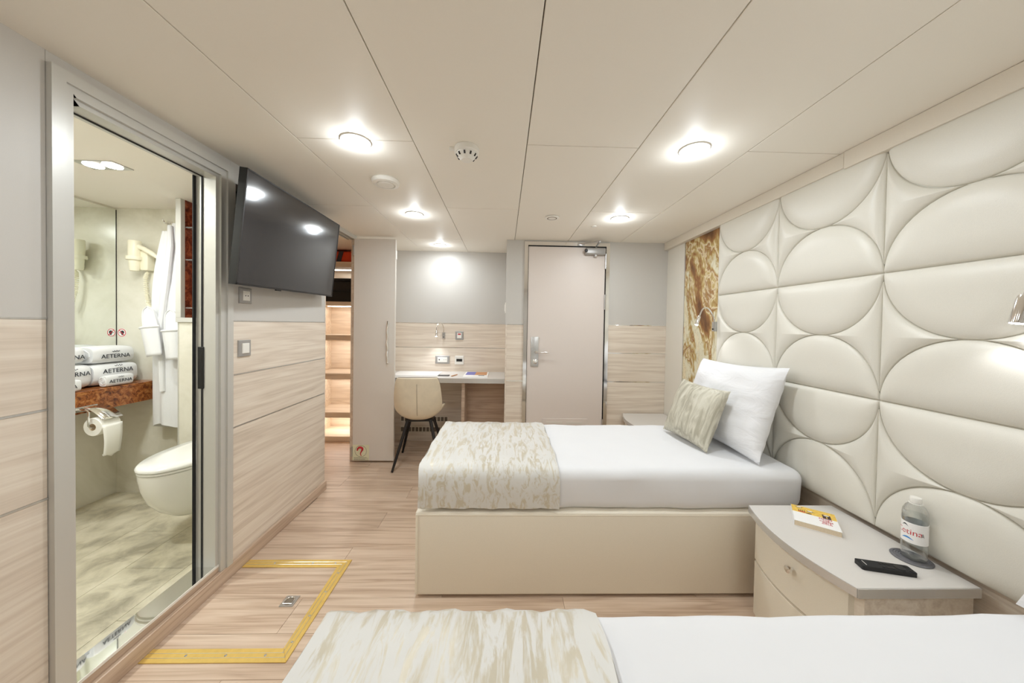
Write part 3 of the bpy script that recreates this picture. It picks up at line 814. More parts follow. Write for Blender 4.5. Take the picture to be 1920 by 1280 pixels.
reading_lamp('small gooseneck lamp on the wall above the desk', (-.66, YD, 1.165), (0, -1, 0),
             [(-.66, YD-.024, 1.195), (-.662, YD-.03, 1.26), (-.69, YD-.05, 1.305), (-.725, YD-.07, 1.27), (-.728, YD-.075, 1.22)],
             ((-.728, YD-.075, 1.22), (-.728, YD-.082, 1.155)), aim=(-.72, 3.45, .76), energy=3.0)

# ------------------------------------------------------------------ television
tc = Vector((-1.234, 2.027, 1.735)); ti, ya, ro = .1075, .0562, .0235
nv = Vector((math.cos(ti)*math.cos(ya), math.cos(ti)*math.sin(ya), -math.sin(ti)))
rv = Vector((-math.sin(ya), math.cos(ya), 0)); uv = nv.cross(rv); uv = uv if uv.z > 0 else -uv
rv, uv = rv*math.cos(ro)+uv*math.sin(ro), uv*math.cos(ro)-rv*math.sin(ro)
tv = thing('television', 'black flat television tilted out from the left wall', 'television', tuple(tc))
TW, TH_ = .95, .95*.5625
def tvbox(u0, u1, v0, v1, d0, d1):
    m = MB(); R_ = lambda d, q: [tc+rv*(u)+uv*(v)+nv*d for u, v in ((u0+q, v0+q), (u1-q, v0+q), (u1-q, v1-q), (u0+q, v1-q))]
    m.rings([R_(d0, 0), R_(d1, 0)]); return m
part('housing', tvbox(-TW/2, TW/2, -TH_/2, TH_/2, -.035, -.006), 'black', tv, smooth=False)
part('rear_bulge', tvbox(-TW*.36, TW*.36, -TH_*.42, TH_*.25, -.062, -.035), 'black', tv, smooth=False)
m = MB()
for a in ((-TW/2, TW/2, TH_/2-.006, TH_/2), (-TW/2, TW/2, -TH_/2, -TH_/2+.010), (-TW/2, -TW/2+.006, -TH_/2, TH_/2), (TW/2-.006, TW/2, -TH_/2, TH_/2)):
    R_ = lambda d: [tc+rv*u+uv*v+nv*d for u, v in ((a[0], a[2]), (a[1], a[2]), (a[1], a[3]), (a[0], a[3]))]
    m.rings([R_(-.006), R_(.0005)])
part('bezel', m, 'dark_steel', tv, smooth=False)
part('screen', tvbox(-TW/2+.006, TW/2-.006, -TH_/2+.010, TH_/2-.006, -.006, -.0015), 'tv_screen', tv, 'dark glossy screen', smooth=False)
part('sensor', tvbox(-.175, -.135, -TH_/2-.006, -TH_/2, -.012, -.002), 'black', tv, smooth=False)
part('wall_mount', MB().tube([(-1.452, 2.03, 1.76), (-1.34, 2.00, 1.75), tuple(tc-nv*.06)], .016, 10), 'dark_steel', tv)

# ------------------------------------------------------------------ wall switches
def plate(name, label, cat, c, nrm, w_, h_, kind, frame='silver_plastic'):
    t = thing(name, label, cat, c); b = Vector(c); nv_ = Vector(nrm); up = Vector((0, 0, 1)); sd_ = up.cross(nv_)
    def bx(a0, a1, z0, z1, d0, d1, bev=.0015):
        m = MB(); R_ = lambda d, q=0: [b+sd_*(s_)+up*z_+nv_*d for s_, z_ in ((a0+q, z0+q), (a1-q, z0+q), (a1-q, z1-q), (a0+q, z1-q))]
        m.rings([R_(d0), R_(d1-bev), R_(d1, bev)]); return m
    part('frame', bx(-w_/2, w_/2, -h_/2, h_/2, 0, .009, .004), frame, t)
    iw, ih = w_*.56, h_*.62
    if kind == 'rocker': part('rocker', bx(-iw/2, iw/2, -ih/2, ih/2, .009, .014, .002), 'white_plastic', t)
    if kind == 'socket':
        f_ = part('insert', bx(-iw/2, iw/2, -ih/2, ih/2, .009, .012), 'white_plastic', t)
        for s_ in (-1, 1): part('pin_hole', MB().tube([b+sd_*.008*s_+nv_*.0118, b+sd_*.008*s_+nv_*.0128], .003, 10), 'dark_steel', f_)
    if kind == 'card':
        f_ = part('insert', bx(-iw/2, iw/2, -ih/2, ih/2, .009, .013), 'white_plastic', t)
        part('indicator', bx(-.016, .016, .008, .022, .013, .0145, .001), 'red_print', f_, 'red indicator window')
    if kind == 'double':
        f_ = part('insert', bx(-iw*.62, iw*.62, -ih/2, ih/2, .009, .012), 'white_plastic', t)
        part('port', bx(-.040, -.028, -.006, .006, .012, .0128, .0005), 'dark_steel', f_)
        for s_ in (.018, .038): part('pin_hole', MB().tube([b+sd_*s_+nv_*.0118, b+sd_*s_+nv_*.0128], .003, 10), 'dark_steel', f_)
    if kind == 'thermostat':
        f_ = part('insert', bx(-w_*.46, w_*.46, -h_*.46, h_*.46, .009, .016), 'white_plastic', t)
        part('display', bx(-w_*.32, w_*.32, -.014, .016, .016, .0168, .0005), 'black', f_, 'dark display')
    return t
plate('wall_socket', 'silver framed socket just under the television', 'socket', (XL, 1.780, 1.423), (1, 0, 0), .082, .082, 'socket')
plate('light_switch', 'silver framed white rocker switch on the wood panel by the bathroom door', 'switch', (XL, 1.775, 1.147), (1, 0, 0), .082, .086, 'rocker')
plate('card_switch', 'key card switch with red window on the wall above the desk', 'switch', (-.49, YD, 1.166), (0, -1, 0), .088, .094, 'card')
plate('double_socket', 'wide silver framed socket plate above the desk', 'socket', (-.672, YD, .897), (0, -1, 0), .155, .088, 'double')
plate('thermostat', 'white thermostat with black display above the desk', 'thermostat', (-.486, YD, .894), (0, -1, 0), .100, .096, 'thermostat', 'white_plastic')
plate('door_switch', 'narrow white switch on the corner of the alcove beside the door', 'switch', (XC-.012, 3.20, 1.455), (-1, 0, 0), .10, .10, 'rocker', 'white_plastic')

# ------------------------------------------------------------------ desk
dk = thing('desk', 'built-in desk with grey top and metal front edge', 'desk', (-.68, 3.44, 0))
DZ = .768
part('desk_top', MB().box(-1.384, XC-.0125, 3.20, YD-.001, DZ-.046, DZ, .001, 1), 'table_laminate', dk, smooth=False)
part('edge_band', MB().box(-1.384, XC-.0125, 3.197, 3.2005, DZ-.046, DZ-.001), 'edge_alu', dk, 'brushed metal edge', smooth=False)
part('support_panel', MB().box(-.405, -.375, 3.235, YD-.001, 0, DZ-.046), 'wood_desk', dk, smooth=False)
part('back_panel', MB().box(-.375, XC-.013, 3.47, 3.485, 0, DZ-.046), 'wood_desk', dk, smooth=False)
part('back_panel', MB().box(-1.384, -.405, YD-.018, YD-.001, 0, DZ-.046), 'wood_x', dk, smooth=False)
for z in (.13, .245):
    t = thing('vent_grille', 'pale ventilation grille low on the panel under the desk, %s row' % ('lower' if z < .2 else 'upper'), 'vent', (-.86, YD-.018, z))
    y = YD-.018
    part('backing', MB().box(-1.12, -.60, y-.003, y, z-.034, z+.034), 'vent_dark', t, smooth=False)
    part('rail', MB().box(-1.12, -.60, y-.008, y-.003, z+.024, z+.036), 'base_leather', t, smooth=False)
    part('rail', MB().box(-1.12, -.60, y-.008, y-.003, z-.036, z-.024), 'base_leather', t, smooth=False)
    for k in range(14): part('slat', MB().box(-1.12+k*.0395, -1.112+k*.0395, y-.008, y-.003, z-.026, z+.026), 'base_leather', t, smooth=False)
# things on the desk
single('writing_pad', MB().box(-1.12, -.66, 3.30, 3.60, DZ, DZ+.006, .001, 1), 'white_print', 'white writing pad on the desk behind the chair', 'pad', (-.89, 3.45, DZ), smooth=False)
fo = thing('notepad', 'small dark notepad on the desk between chair and magazine', 'notepad', (-.60, 3.36, DZ))
part('cover', MB().box(-.655, -.545, 3.325, 3.385, DZ, DZ+.006, .001, 1), 'dark_steel', fo, smooth=False)
part('label_strip', MB().box(-.64, -.56, 3.345, 3.365, DZ+.006, DZ+.0065), 'silver_plastic', fo, smooth=False)
single('pen', MB().tube([(-.515, 3.30, DZ+.005), (-.475, 3.40, DZ+.005), (-.470, 3.413, DZ+.005)], [.005, .005, .001], 10), 'tan_print', 'short tan pen lying on the desk', 'pen', (-.495, 3.35, DZ))
mg = thing('magazine', 'white-bordered magazine with blue and tan cover picture on the desk', 'magazine', (-.28, 3.42, DZ))
part('pages', MB().box(-.40, -.155, 3.25, 3.585, DZ, DZ+.010, .001, 1), 'white_print', mg, smooth=False)
for x0, x1, y0, y1, mt_ in ((-.385, -.29, 3.36, 3.57, 'violet_print'), (-.29, -.17, 3.36, 3.57, 'tan_print'), (-.25, -.19, 3.31, 3.34, 'navy_print')):
    part('picture', MB().box(x0, x1, y0, y1, DZ+.010, DZ+.0104), mt_, mg, smooth=False)

# ------------------------------------------------------------------ chair
ch = thing('desk_chair', 'beige leather shell chair with black splayed legs at the desk', 'chair', (-.765, 3.10, 0), rz=.10)
def chair():
    # side profile of the shell from the seat front to the back top: (y forward, z)
    prof = [(.235, .452), (.20, .462), (.10, .450), (.0, .440), (-.10, .436), (-.165, .452), (-.200, .500), (-.218, .58), (-.232, .68), (-.243, .77), (-.247, .815), (-.246, .825)]
    half = [.195, .215, .235, .240, .232, .222, .225, .225, .218, .206, .190, .178]
    wrap_ = [.02, .035, .075, .115, .135, .120, .095, .072, .052, .038, .028, .024]
    nu = 22
    rings = []
    for i, (y_, z_) in enumerate(prof):
        p0, p1 = prof[max(i-1, 0)], prof[min(i+1, len(prof)-1)]
        t_ = Vector((0, p1[0]-p0[0], p1[1]-p0[1])).normalized(); nrm = Vector((0, -t_.z, t_.y))*-1
        nrm = Vector((0, t_.z, -t_.y))     # towards the sitter
        row = []
        for k in range(nu+1):
            a = 2*k/nu-1
            row.append(Vector((a*half[i]*(1-.10*abs(a)**4), y_, z_)) + nrm*(wrap_[i]*abs(a)**2.6))
        rings.append(row)
    bm_ = MB()
    vs = [[bm_.bm.verts.new(p) for p in row] for row in rings]
    for i in range(len(vs)-1):
        for k in range(nu): bm_.bm.faces.new((vs[i][k], vs[i+1][k], vs[i+1][k+1], vs[i][k+1]))
    me = bm_.mesh('shell', True, angle=180)
    sh = link('shell', me, 'chair_leather', ch)
    so = sh.modifiers.new('s', 'SOLIDIFY'); so.thickness = .034; so.offset = 0
    su = sh.modifiers.new('u', 'SUBSURF'); su.levels = 2; su.render_levels = 2
    # back seam and edge piping
    sm = [(0, y_-.0185, z_) for y_, z_ in prof[6:10]]
    l = link('seam', MB().tube([(0, -.182, .462)]+sm, .0014, 6).mesh('seam'), 'vent_dark', sh)
    rim = [Vector(rings[i][0]) for i in range(len(prof))]+[Vector(p) for p in rings[-1][1:]]+[Vector(rings[i][nu]) for i in reversed(range(len(prof)-1))]
    link('piping', MB().tube(rim, .0045, 6).mesh('piping'), 'vent_dark', sh)
    for sx_ in (-1, 1):
        for sy_ in (-1, 1):
            link('leg', MB().tube([(sx_*.10, sy_*.085-.01, .415), (sx_*.205, sy_*.225, .004)], [.016, .010], 12).mesh('leg'), 'dark_steel', ch)
    link('seat_bracket', MB().box(-.12, .12, -.11, .09, .405, .425, .004).mesh('seat_bracket'), 'dark_steel', ch)
chair()

# ------------------------------------------------------------------ closet
wc = struct('wall_closet', 'inner walls of the walk-in closet recess', 'wall')
part('panel', MB().box(-2.10, -2.07, 2.50, 4.05, 0, H), 'wood_closet', wc, smooth=False)
part('panel', MB().box(-2.10, -1.455, 2.485, 2.50, 0, H), 'wood_closet', wc, smooth=False)
part('panel', MB().box(-2.10, -1.38, 4.0, 4.05, 0, H), 'wood_closet', wc, smooth=False)
part('panel', MB().box(-1.42, -1.385, 3.70, 4.05, 0, H), 'wood_closet', wc, smooth=False)
su = thing('closet_shelves', 'lit pale wood shelf unit inside the open closet', 'shelf unit', (-1.75, 3.78, 0))
YS = 3.6
part('back_panel', MB().box(-2.07, -1.43, 3.97, 3.985, 0, H), 'wood_closet', su, smooth=False)
part('side_panel', MB().box(-1.445, -1.425, YS, 3.97, 0, H), 'wood_closet', su, smooth=False)
part('side_panel', MB().box(-2.065, -2.045, YS, 3.97, 0, H), 'wood_closet', su, smooth=False)
part('plinth', MB().box(-2.045, -1.445, YS, 3.97, 0, .055), 'wood_closet', su, smooth=False)
for z0, z1 in ((.258, .316), (.674, .737), (1.094, 1.152), (1.472, 1.512), (1.884, 1.940)):
    sh = part('shelf', MB().box(-2.045, -1.445, YS, 3.97, z0, z1, .001, 1), 'wood_closet', su, smooth=False)
    part('led_strip', MB().box(-2.0, -1.49, YS+.20, YS+.225, z0-.006, z0), 'led_warm', sh, smooth=False)
    light('lamp', su, (-1.745, YS+.20, z0-.01), 0.7, .5, (1, .965, .91), shape='RECTANGLE', size_y=.03)
sf = thing('safe', 'open black safe on the closet shelf', 'safe', (-1.73, 3.70, 1.512))
part('body', MB().box(-1.98, -1.60, 3.70, 3.94, 1.513, 1.765, .004, 1), 'black', sf)
part('rim', MB().box(-1.985, -1.595, 3.66, 3.70, 1.745, 1.770), 'dark_steel', sf)
part('inner_shelf', MB().box(-1.96, -1.66, 3.665, 3.70, 1.635, 1.640), 'dark_steel', sf)
dd = part('safe_door', MB().box(-1.665, -1.615, 3.62, 3.70, 1.545, 1.760, .003, 1), 'dark_steel', sf)
for z in (1.58, 1.72): part('bolt', MB().tube([(-1.642, 3.62, z), (-1.642, 3.612, z)], .010, 14), 'satin', dd)
lj = thing('life_jacket', 'orange life jacket with dark strap on the top closet shelf', 'life jacket', (-1.75, 3.75, 1.94))
part('foam', MB().box(-2.0, -1.50, 3.63, 3.93, 1.941, 2.062, .035, 4), 'orange_cloth', lj)
part('strap', MB().prism([(-1.82, 1.945), (-1.775, 1.945), (-1.745, 2.055), (-1.79, 2.055)], 3.622, 3.632, 'y'), 'magenta', lj, smooth=False)
cd = thing('closet_door', 'grey folding closet door standing open beside the desk', 'door', (-1.38, 3.06, 0))
part('door_leaf', MB().box(-1.378, -1.003, 3.062, 3.080, .018, 2.058, .0015, 1), 'closet_skin', cd, smooth=False)
part('door_leaf', MB().box(-1.374, -1.005, 3.083, 3.099, .018, 2.058, .0015, 1), 'closet_skin', cd, smooth=False)
hn = MB()
for k in range(17): pass
hp = [(-1.064+.0035*math.sin(k*1.35), 3.050-.006*math.sin(PI*k/16), 1.308-.383*k/16) for k in range(17)]
part('handle', MB().tube(hp, [.006+.004*abs(math.sin(k*.9)) for k in range(17)], 10), 'chrome', cd, 'wavy chrome handle')
for z in (1.95, .10): part('hinge', MB().box(-1.392, -1.378, 3.050, 3.075, z-.045, z+.045, .002), 'satin', cd)
part('edge_hinge', MB().box(-1.004, -1.000, 3.060, 3.099, 1.88, 1.96, .001), 'white_plastic', cd)
sg = thing('evacuation_sticker', 'pale square sticker with red curved symbol at the foot of the closet door', 'sticker', (-1.30, 3.0615, .09))
part('sheet', MB().box(-1.376, -1.226, 3.0605, 3.0618, .022, .165), 'sticker', sg, smooth=False)
cn = [(-1.301+.052*math.cos(2*PI*k/36), 3.0602, .107+.052*math.sin(2*PI*k/36)) for k in range(37)]
part('circle', MB().tube(cn, .0011, 6), 'navy_print', sg)
hk = [(-1.333, .112), (-1.329, .130), (-1.316, .141), (-1.300, .142), (-1.287, .134), (-1.286, .120), (-1.296, .104), (-1.303, .088), (-1.301, .072), (-1.294, .062)]
part('hook_symbol', MB().tube([(x, 3.0602, z) for x, z in hk], [.006, .008, .009, .010, .010, .009, .006, .0045, .0035, .002], 8), 'red_print', sg, 'red curved symbol')
for k, (z, n) in enumerate(((.048, 9), (.041, 10), (.033, 8), (.027, 10))):
    for q in range(n): 
        x = -1.364+q*.0132+(k % 2)*.003
        part('print_line', MB().box(x, x+.010, 3.0600, 3.0604, z-.0012, z+.0012), 'navy_print', sg, smooth=False)
rl = thing('closet_track', 'aluminium folding door track at the ceiling above the closet', 'rail', (-1.41, 2.83, H-.03))
m = MB(); m.box(-1.455, -1.372, YE+.013, 3.10, H-.012, H-.0005); m.box(-1.384, -1.372, YE+.013, 3.10, H-.035, H-.012); m.box(-1.425, -1.410, YE+.013, 3.10, H-.035, H-.012); m.box(-1.455, -1.445, YE+.013, 3.10, H-.035, H-.012)
part('track', m, 'alu_frame', rl, smooth=False)

# ------------------------------------------------------------------ floor hatch
ht = thing('floor_hatch', 'floor hatch framed by yellow metal strips with ring pull', 'hatch', (-1.08, 1.52, 0))
HX0, HX1, HY0, HY1, HW = -1.351, -.805, 1.25, 1.797, .055
def strip(poly, n): 
    o = part('yellow_strip', MB().prism(poly, .0002, .004, 'z', .0012, 1), 'yellow_alu', ht, smooth=False); return o
s1 = strip([(HX0, HY0), (HX1, HY0), (HX1-HW*.8, HY0+HW), (HX0, HY0+HW)], 0)
s2 = strip([(HX0, HY1-HW), (HX1-HW, HY1-HW), (HX1, HY1), (HX0, HY1)], 0)
s3 = strip([(HX1, HY0), (HX1, HY1), (HX1-HW, HY1-HW), (HX1-HW*.8, HY0+HW)], 0)
def groove(a, b, par): part('groove', MB().tube([a, b], .0009, 5), 'brushed', par)
for d in (.018, .036):
    groove((HX0, HY0+d, .0042), (HX1-d*.8, HY0+d, .0042), s1); groove((HX0, HY1-d, .0042), (HX1-d, HY1-d, .0042), s2); groove((HX1-d, HY0+d, .0042), (HX1-d, HY1-d, .0042), s3)
def screw(x, y, par): part('screw', MB().lathe([(.005, .004), (.004, .0052), (.001, .0054)], (x, y, 0), 12), 'satin', par)
for x in (-1.20, -1.05, -.90): screw(x, HY0+.027, s1)
for x in (-1.20, -1.0, -.88): screw(x, HY1-.027, s2)
for y in (1.33, 1.45, 1.58, 1.70): screw(HX1-.027, y, s3)
rp = part('ring_plate', MB().box(-1.000, -.938, 1.500, 1.560, .0002, .003, .001, 1), 'satin', ht, 'square steel ring pull')
part('ring_cup', MB().lathe([(.022, .0031), (.019, .0036), (.001, .0034)], (-.969, 1.528, 0), 20), 'vent_dark', rp)
part('pull_ring', MB().tube([(-.969+.020*math.cos(PI*k/10), 1.528+.020*math.sin(PI*k/10), .0052) for k in range(11)]+[(-.989, 1.512, .0052), (-.949, 1.512, .0052), (-.949, 1.528, .0052)], .0022, 6), 'chrome', rp)

# ------------------------------------------------------------------ bathroom shell
BX, BY, BZ, BY0 = -2.80, 2.455, .03, .80
fb = struct('floor_bathroom', 'worn stone-look tile floor of the bathroom', 'floor')
part('bed', MB().box(BX, -1.456, BY0, BY, -.02, BZ-.004), 'vent_dark', fb, smooth=False)
k = 0; x = BX
while x < -1.47:
    x1 = min(x+.30, -1.47); y = BY0 - (.3 if k % 2 else 0)
    while y < BY:
        a, b = max(y, BY0), min(y+.60, BY)
        if b-a > .02: part('tile', MB().box(x+.001, x1-.001, a+.001, b-.001, BZ-.004, BZ, .0006, 1), 'bath_floor', fb, smooth=False)
        y += .60
    x += .30; k += 1
cb = struct('ceiling_bathroom', 'plain pale ceiling of the bathroom', 'ceiling')
part('panel', MB().box(BX-.05, -1.455, BY0, BY+.02, H, H+.03), 'ceiling_panel', cb, smooth=False)
wbm = struct('wall_bathroom', 'pale stone walls of the bathroom', 'wall')
part('stone_panel', MB().box(BX, -1.455, BY, BY+.028, 0, H), 'bath_stone', wbm, smooth=False)
part('stone_panel', MB().box(BX-.03, BX, BY0, BY+.028, 0, H), 'bath_stone', wbm, smooth=False)
part('stone_panel', MB().box(BX-.03, -1.455, BY0-.03, BY0, 0, H), 'bath_stone', wbm, smooth=False)
part('stone_panel', MB().box(-1.4690, -1.4560, BY0, DY0+.02, 0, H), 'bath_stone', wbm, smooth=False)
part('stone_panel', MB().box(-1.4690, -1.4560, DY1-.02, BY, 0, H), 'bath_stone', wbm, smooth=False)
PX, PY = -2.15, 2.24
part('cistern_wall', MB().box(PX, -1.4695, PY, BY-.001, BZ, 1.275), 'bath_stone', wbm, smooth=False)
nc = thing('niche_cabinet', 'brown stone bathroom niche with glass shelves above the toilet', 'shelf', (-1.8, 2.35, 1.275))
part('ledge', MB().box(PX-.012, -1.4695, PY-.012, BY-.001, 1.275, 1.305, .001, 1), 'alu_frame', nc, smooth=False)
part('back_slab', MB().box(PX+.02, -1.4695, BY-.022, BY-.001, 1.305, H), 'niche_stone', nc, smooth=False)
part('side_slab', MB().box(PX, PX+.02, PY+.02, BY-.001, 1.305, H), 'niche_stone', nc, smooth=False)
part('post', MB().box(PX-.012, PX+.022, PY-.012, PY+.02, 1.305, H, .002, 1), 'alu_frame', nc, smooth=False)
for z in (1.37, 1.69, 1.905):
    s_ = part('glass_shelf', MB().box(PX+.025, -1.4695, PY+.02, BY-.025, z-.004, z+.004), 'shelf_glass', nc, smooth=False)
    part('bracket', MB().box(-2.04, -2.01, BY-.06, BY-.022, z-.022, z-.004, .002), 'satin', s_)
part('corner_strip', MB().box(PX-.006, PX, PY-.003, PY+.012, BZ, 1.275), 'alu_frame', wbm, smooth=False)
mi = thing('bathroom_mirror', 'large wall mirror above the bathroom counter', 'mirror', (BX, 1.6, .85))
part('glass', MB().box(BX+.0005, BX+.006, .95, BY-.004, .853, 2.07), 'mirror', mi, smooth=False)
part('edge', MB().box(BX+.0005, BX+.0075, BY-.0045, BY-.0005, .853, 2.07), 'dark_steel', mi, smooth=False)
def bath_light(x0, y0, label, energy):
    bl = thing('bathroom_light', label, 'ceiling light', (x0, y0, H), 'twin bathroom spotlights')
    part('plate', MB().box(x0-.103, x0+.103, y0-.05, y0+.05, H-.004, H, .001, 1), 'satin', bl, smooth=False)
    for x in (x0-.048, x0+.048):
        part('lens', MB().lathe([(.001, H-.0075), (.036, H-.007), (.038, H-.004)], (x, y0, 0), 28), 'led', bl)
        light('lamp', bl, (x, y0, H-.012), energy, .07, (.95, .99, .97))
bath_light(-2.087, 1.775, 'twin square spotlight in the bathroom ceiling seen through the doorway', 3.0)
bath_light(-2.05, 1.12, 'added twin spotlight, out of sight, brightening the bathroom from its hidden end', 5.8)  # unseen extra fitting, added only to brighten the bathroom

# counter and towels
CZ = .852
ct = thing('vanity_counter', 'brown granite counter under the bathroom mirror', 'counter', (-2.65, 1.7, .72))
part('slab', MB().box(BX+.001, -2.50, .95, BY-.001, CZ-.022, CZ, .002, 1), 'counter_stone', ct, smooth=False)
part('apron', MB().box(BX+.02, -2.502, .95, BY-.001, .722, CZ-.022), 'counter_stone', ct, smooth=False)
def towel(y0, y1, x0, x1, z0, z1, label, tsize, tz=0, ty=0):
    t = thing('towel', label, 'towel', ((x0+x1)/2, (y0+y1)/2, z0), 'folded white towels on the counter')
    m = MB(); n = 28; secs = []
    for k in range(15):
        f = k/14; sh = 1-.10*(abs(2*f-1)**6)
        ring = []
        for q in range(n):
            a = 2*PI*q/n; ca, sa = math.cos(a), math.sin(a)
            ex = math.copysign(abs(ca)**.5, ca); ez = math.copysign(abs(sa)**.62, sa)
            wv = 1+.02*math.sin(3*a+f*4+z0*30)
            ring.append(((x0+x1)/2+ex*(x1-x0)/2*sh*wv, y0+(y1-y0)*f, (z0+z1)/2+ez*(z1-z0)/2*sh))
        secs.append(ring)
    m.rings(secs)
    part('terry_roll', m, 'terry', t, angle=50)
    for yy in (y0-.001, y1+.001):
        sp_ = [((x0+x1)/2+(x1-x0)*.42*(k/26)*math.cos(k*.62), yy, (z0+z1)/2+(z1-z0)*.40*(k/26)*math.sin(k*.62)) for k in range(27)]
        part('fold_edge', MB().tube(sp_, .0035, 5), 'terry', t)
    xm = x1+.0025; yc_ = (y0+y1)/2+ty; zc_ = (z0+z1)/2+tz
    tx = text_part('lettering', 'AETERNA', tsize, 'navy_print', t, (xm, yc_, zc_-.004), (0, 1, 0), (0, 0, 1)); tx['label'] = 'dark printed lettering'
    cw = [(-.5, .1), (-.35, -.3), (-.2, .4), (-.05, -.3), (.1, .5), (.25, -.3), (.4, .3), (.5, 0)]
    part('crown_mark', MB().tube([(xm, yc_+a*tsize*1.1, zc_+tsize*.72+b*tsize*.28) for a, b in cw], tsize*.045, 5), 'navy_print', t)
    return t
towel(2.150, 2.400, -2.775, -2.580, CZ+.002, .995, 'lower large folded towel of the right stack by the mirror corner', .040, .026)
towel(2.155, 2.385, -2.770, -2.590, .997, 1.108, 'top large folded towel of the right stack by the mirror corner', .038, -.006)
towel(2.160, 2.312, -2.572, -2.520, CZ+.002, .925, 'small rolled face towel in front of the right towel stack', .030)
towel(1.910, 2.138, -2.775, -2.580, CZ+.002, 1.005, 'lower large folded towel of the left stack, cut by the door frame', .038, .022, .018)
towel(1.905, 2.110, -2.770, -2.590, 1.007, 1.115, 'top large folded towel of the left stack, cut by the door frame', .037, -.006, .018)
towel(1.860, 2.035, -2.572, -2.520, CZ+.002, .925, 'small rolled face towel in front of the left towel stack', .030)

# toilet paper
tp = thing('toilet_paper_holder', 'chrome paper holder with flap under the counter', 'paper holder', (-2.50, 2.10, .74))
part('bracket', MB().box(-2.502, -2.492, 1.98, 2.09, .735, .765, .002, 1), 'chrome', tp)
part('arm', MB().tube([(-2.495, 1.995, .75), (-2.45, 1.993, .752), (-2.43, 1.992, .74), (-2.43, 1.992, .655), (-2.43, 2., .645), (-2.43, 2.12, .645)], .005, 8), 'chrome', tp)
m = MB(); m.grid(lambda u, v: (-2.498+.135*u-.01*u*u, 2.012+.105*v, .762-.02*u-.055*u*u), 12, 2)
fo_ = part('flap', m, 'chrome', tp); sm_ = fo_.modifiers.new('s', 'SOLIDIFY'); sm_.thickness = .0016
trl = thing('toilet_roll', 'white toilet paper roll with hanging sheet', 'toilet paper', (-2.43, 2.06, .64))
part('roll', MB().lathe([(.020, 2.01), (.052, 2.01), (.054, 2.013), (.054, 2.107), (.052, 2.11), (.020, 2.11)], (-2.43, 0, .645), 36, 'y', caps=(False, False)), 'paper', trl)
part('core', MB().lathe([(.0195, 2.0095), (.0205, 2.0095), (.0205, 2.11), (.0195, 2.11)], (-2.43, 0, .645), 24, 'y', caps=(False, False)), 'book_pages', trl)
m = MB(); m.grid(lambda u, v: (-2.376+.010*math.sin(3*u+v), 2.012+.096*v, .655-.20*u+(.028*abs(2*v-1) if u > .95 else 0)), 12, 6)
tl = part('hanging_sheet', m, 'paper', trl); sm_ = tl.modifiers.new('s', 'SOLIDIFY'); sm_.thickness = .0012

# toilet
TX, TL_ = -1.835, .50
TZ = .07
to = thing('toilet', 'white wall-hung toilet with closed lid', 'toilet', (TX, PY-.25, .1))
def egg(wd_, ln, n=40, back=0.0):
    pts = []
    for k in range(n):
        a = 2*PI*k/n; c, s_ = math.cos(a), math.sin(a)
        xx = wd_*math.copysign(abs(c)**.85, c)
        yy = -ln*.62*abs(s_)**.95 if s_ > 0 else ln*.38*abs(s_)**.5
        xx *= (1-.12*max(0, s_)**2)
        pts.append((xx, yy))
    return pts
def egg_ring(wd_, ln, z, yoff=0):
    yc0 = PY-.002-ln*.38
    return [(TX+u, min(yc0+v+yoff, PY-.002), z+TZ) for u, v in egg(wd_, ln)]
m = MB()
m.rings([egg_ring(.10, .26, .085), egg_ring(.125, .33, .105), egg_ring(.150, .40, .16), egg_ring(.170, .455, .23), egg_ring(.180, .485, .31), egg_ring(.183, .497, .375), egg_ring(.183, .498, .400), egg_ring(.176, .49, .404)])
part('bowl', m, 'ceramic', to, angle=60)
m = MB(); m.rings([egg_ring(.178, .495, .405), egg_ring(.184, .503, .408), egg_ring(.184, .503, .416), egg_ring(.178, .497, .419)])
part('seat', m, 'ceramic', to, angle=60)
m = MB(); m.rings([egg_ring(.178, .497, .4205), egg_ring(.186, .507, .4235), egg_ring(.187, .508, .433), egg_ring(.180, .50, .442), egg_ring(.12, .42, .446)])
part('lid', m, 'ceramic', to, angle=60)

# bathrobe and slippers
rb = thing('bathrobe', 'white terry bathrobe hanging on the bathroom wall', 'bathrobe', (-2.44, 2.40, .6))
secs = []
for k in range(30):
    f = k/29; z = 1.965-1.41*f
    hw = .030+.100*min(1, f/.45)**.75; dp = .035+.03*min(1, f*3)
    cxr = -2.320
    ring = []
    for q in range(48):
        a = 2*PI*q/48; ca, sa = math.cos(a), math.sin(a)
        fold = 1+.13*min(1, f*3)*math.sin(7*a+1.2*math.sin(3*f))+.05*math.sin(13*a+5*f)
        ring.append((cxr+ca*hw*(.9+.1*fold), BY-.004-dp+sa*dp*fold*.95, z+.015*math.sin(3*a+1)*(f > .9)))
    secs.append(ring)
part('robe', MB().rings(secs), 'terry', rb, angle=70)
sl_ = []
for k in range(20):
    f = k/19; z = 1.90-.86*f; r = .030+.028*math.sin(PI*min(1, f*1.1))
    sl_.append([(-2.352-.070*f+r*math.cos(2*PI*q/20)*.8, BY-.085+r*math.sin(2*PI*q/20)*(.8+.15*math.sin(5*2*PI*q/20)), z) for q in range(20)])
part('sleeve', MB().rings(sl_), 'terry', rb, angle=70)
part('collar', MB().tube([(-2.33, BY-.09, 1.94), (-2.305, BY-.112, 1.80), (-2.31, BY-.135, 1.55), (-2.34, BY-.142, 1.25), (-2.33, BY-.142, .80)], [.014, .018, .02, .02, .016], 10), 'terry', rb)
hkp = thing('robe_hook', 'chrome double robe hook high on the bathroom wall', 'hook', (-2.42, BY, 1.97))
part('plate', MB().box(-2.435, -2.395, BY-.006, BY-.0005, 1.955, 1.995, .002), 'chrome', hkp)
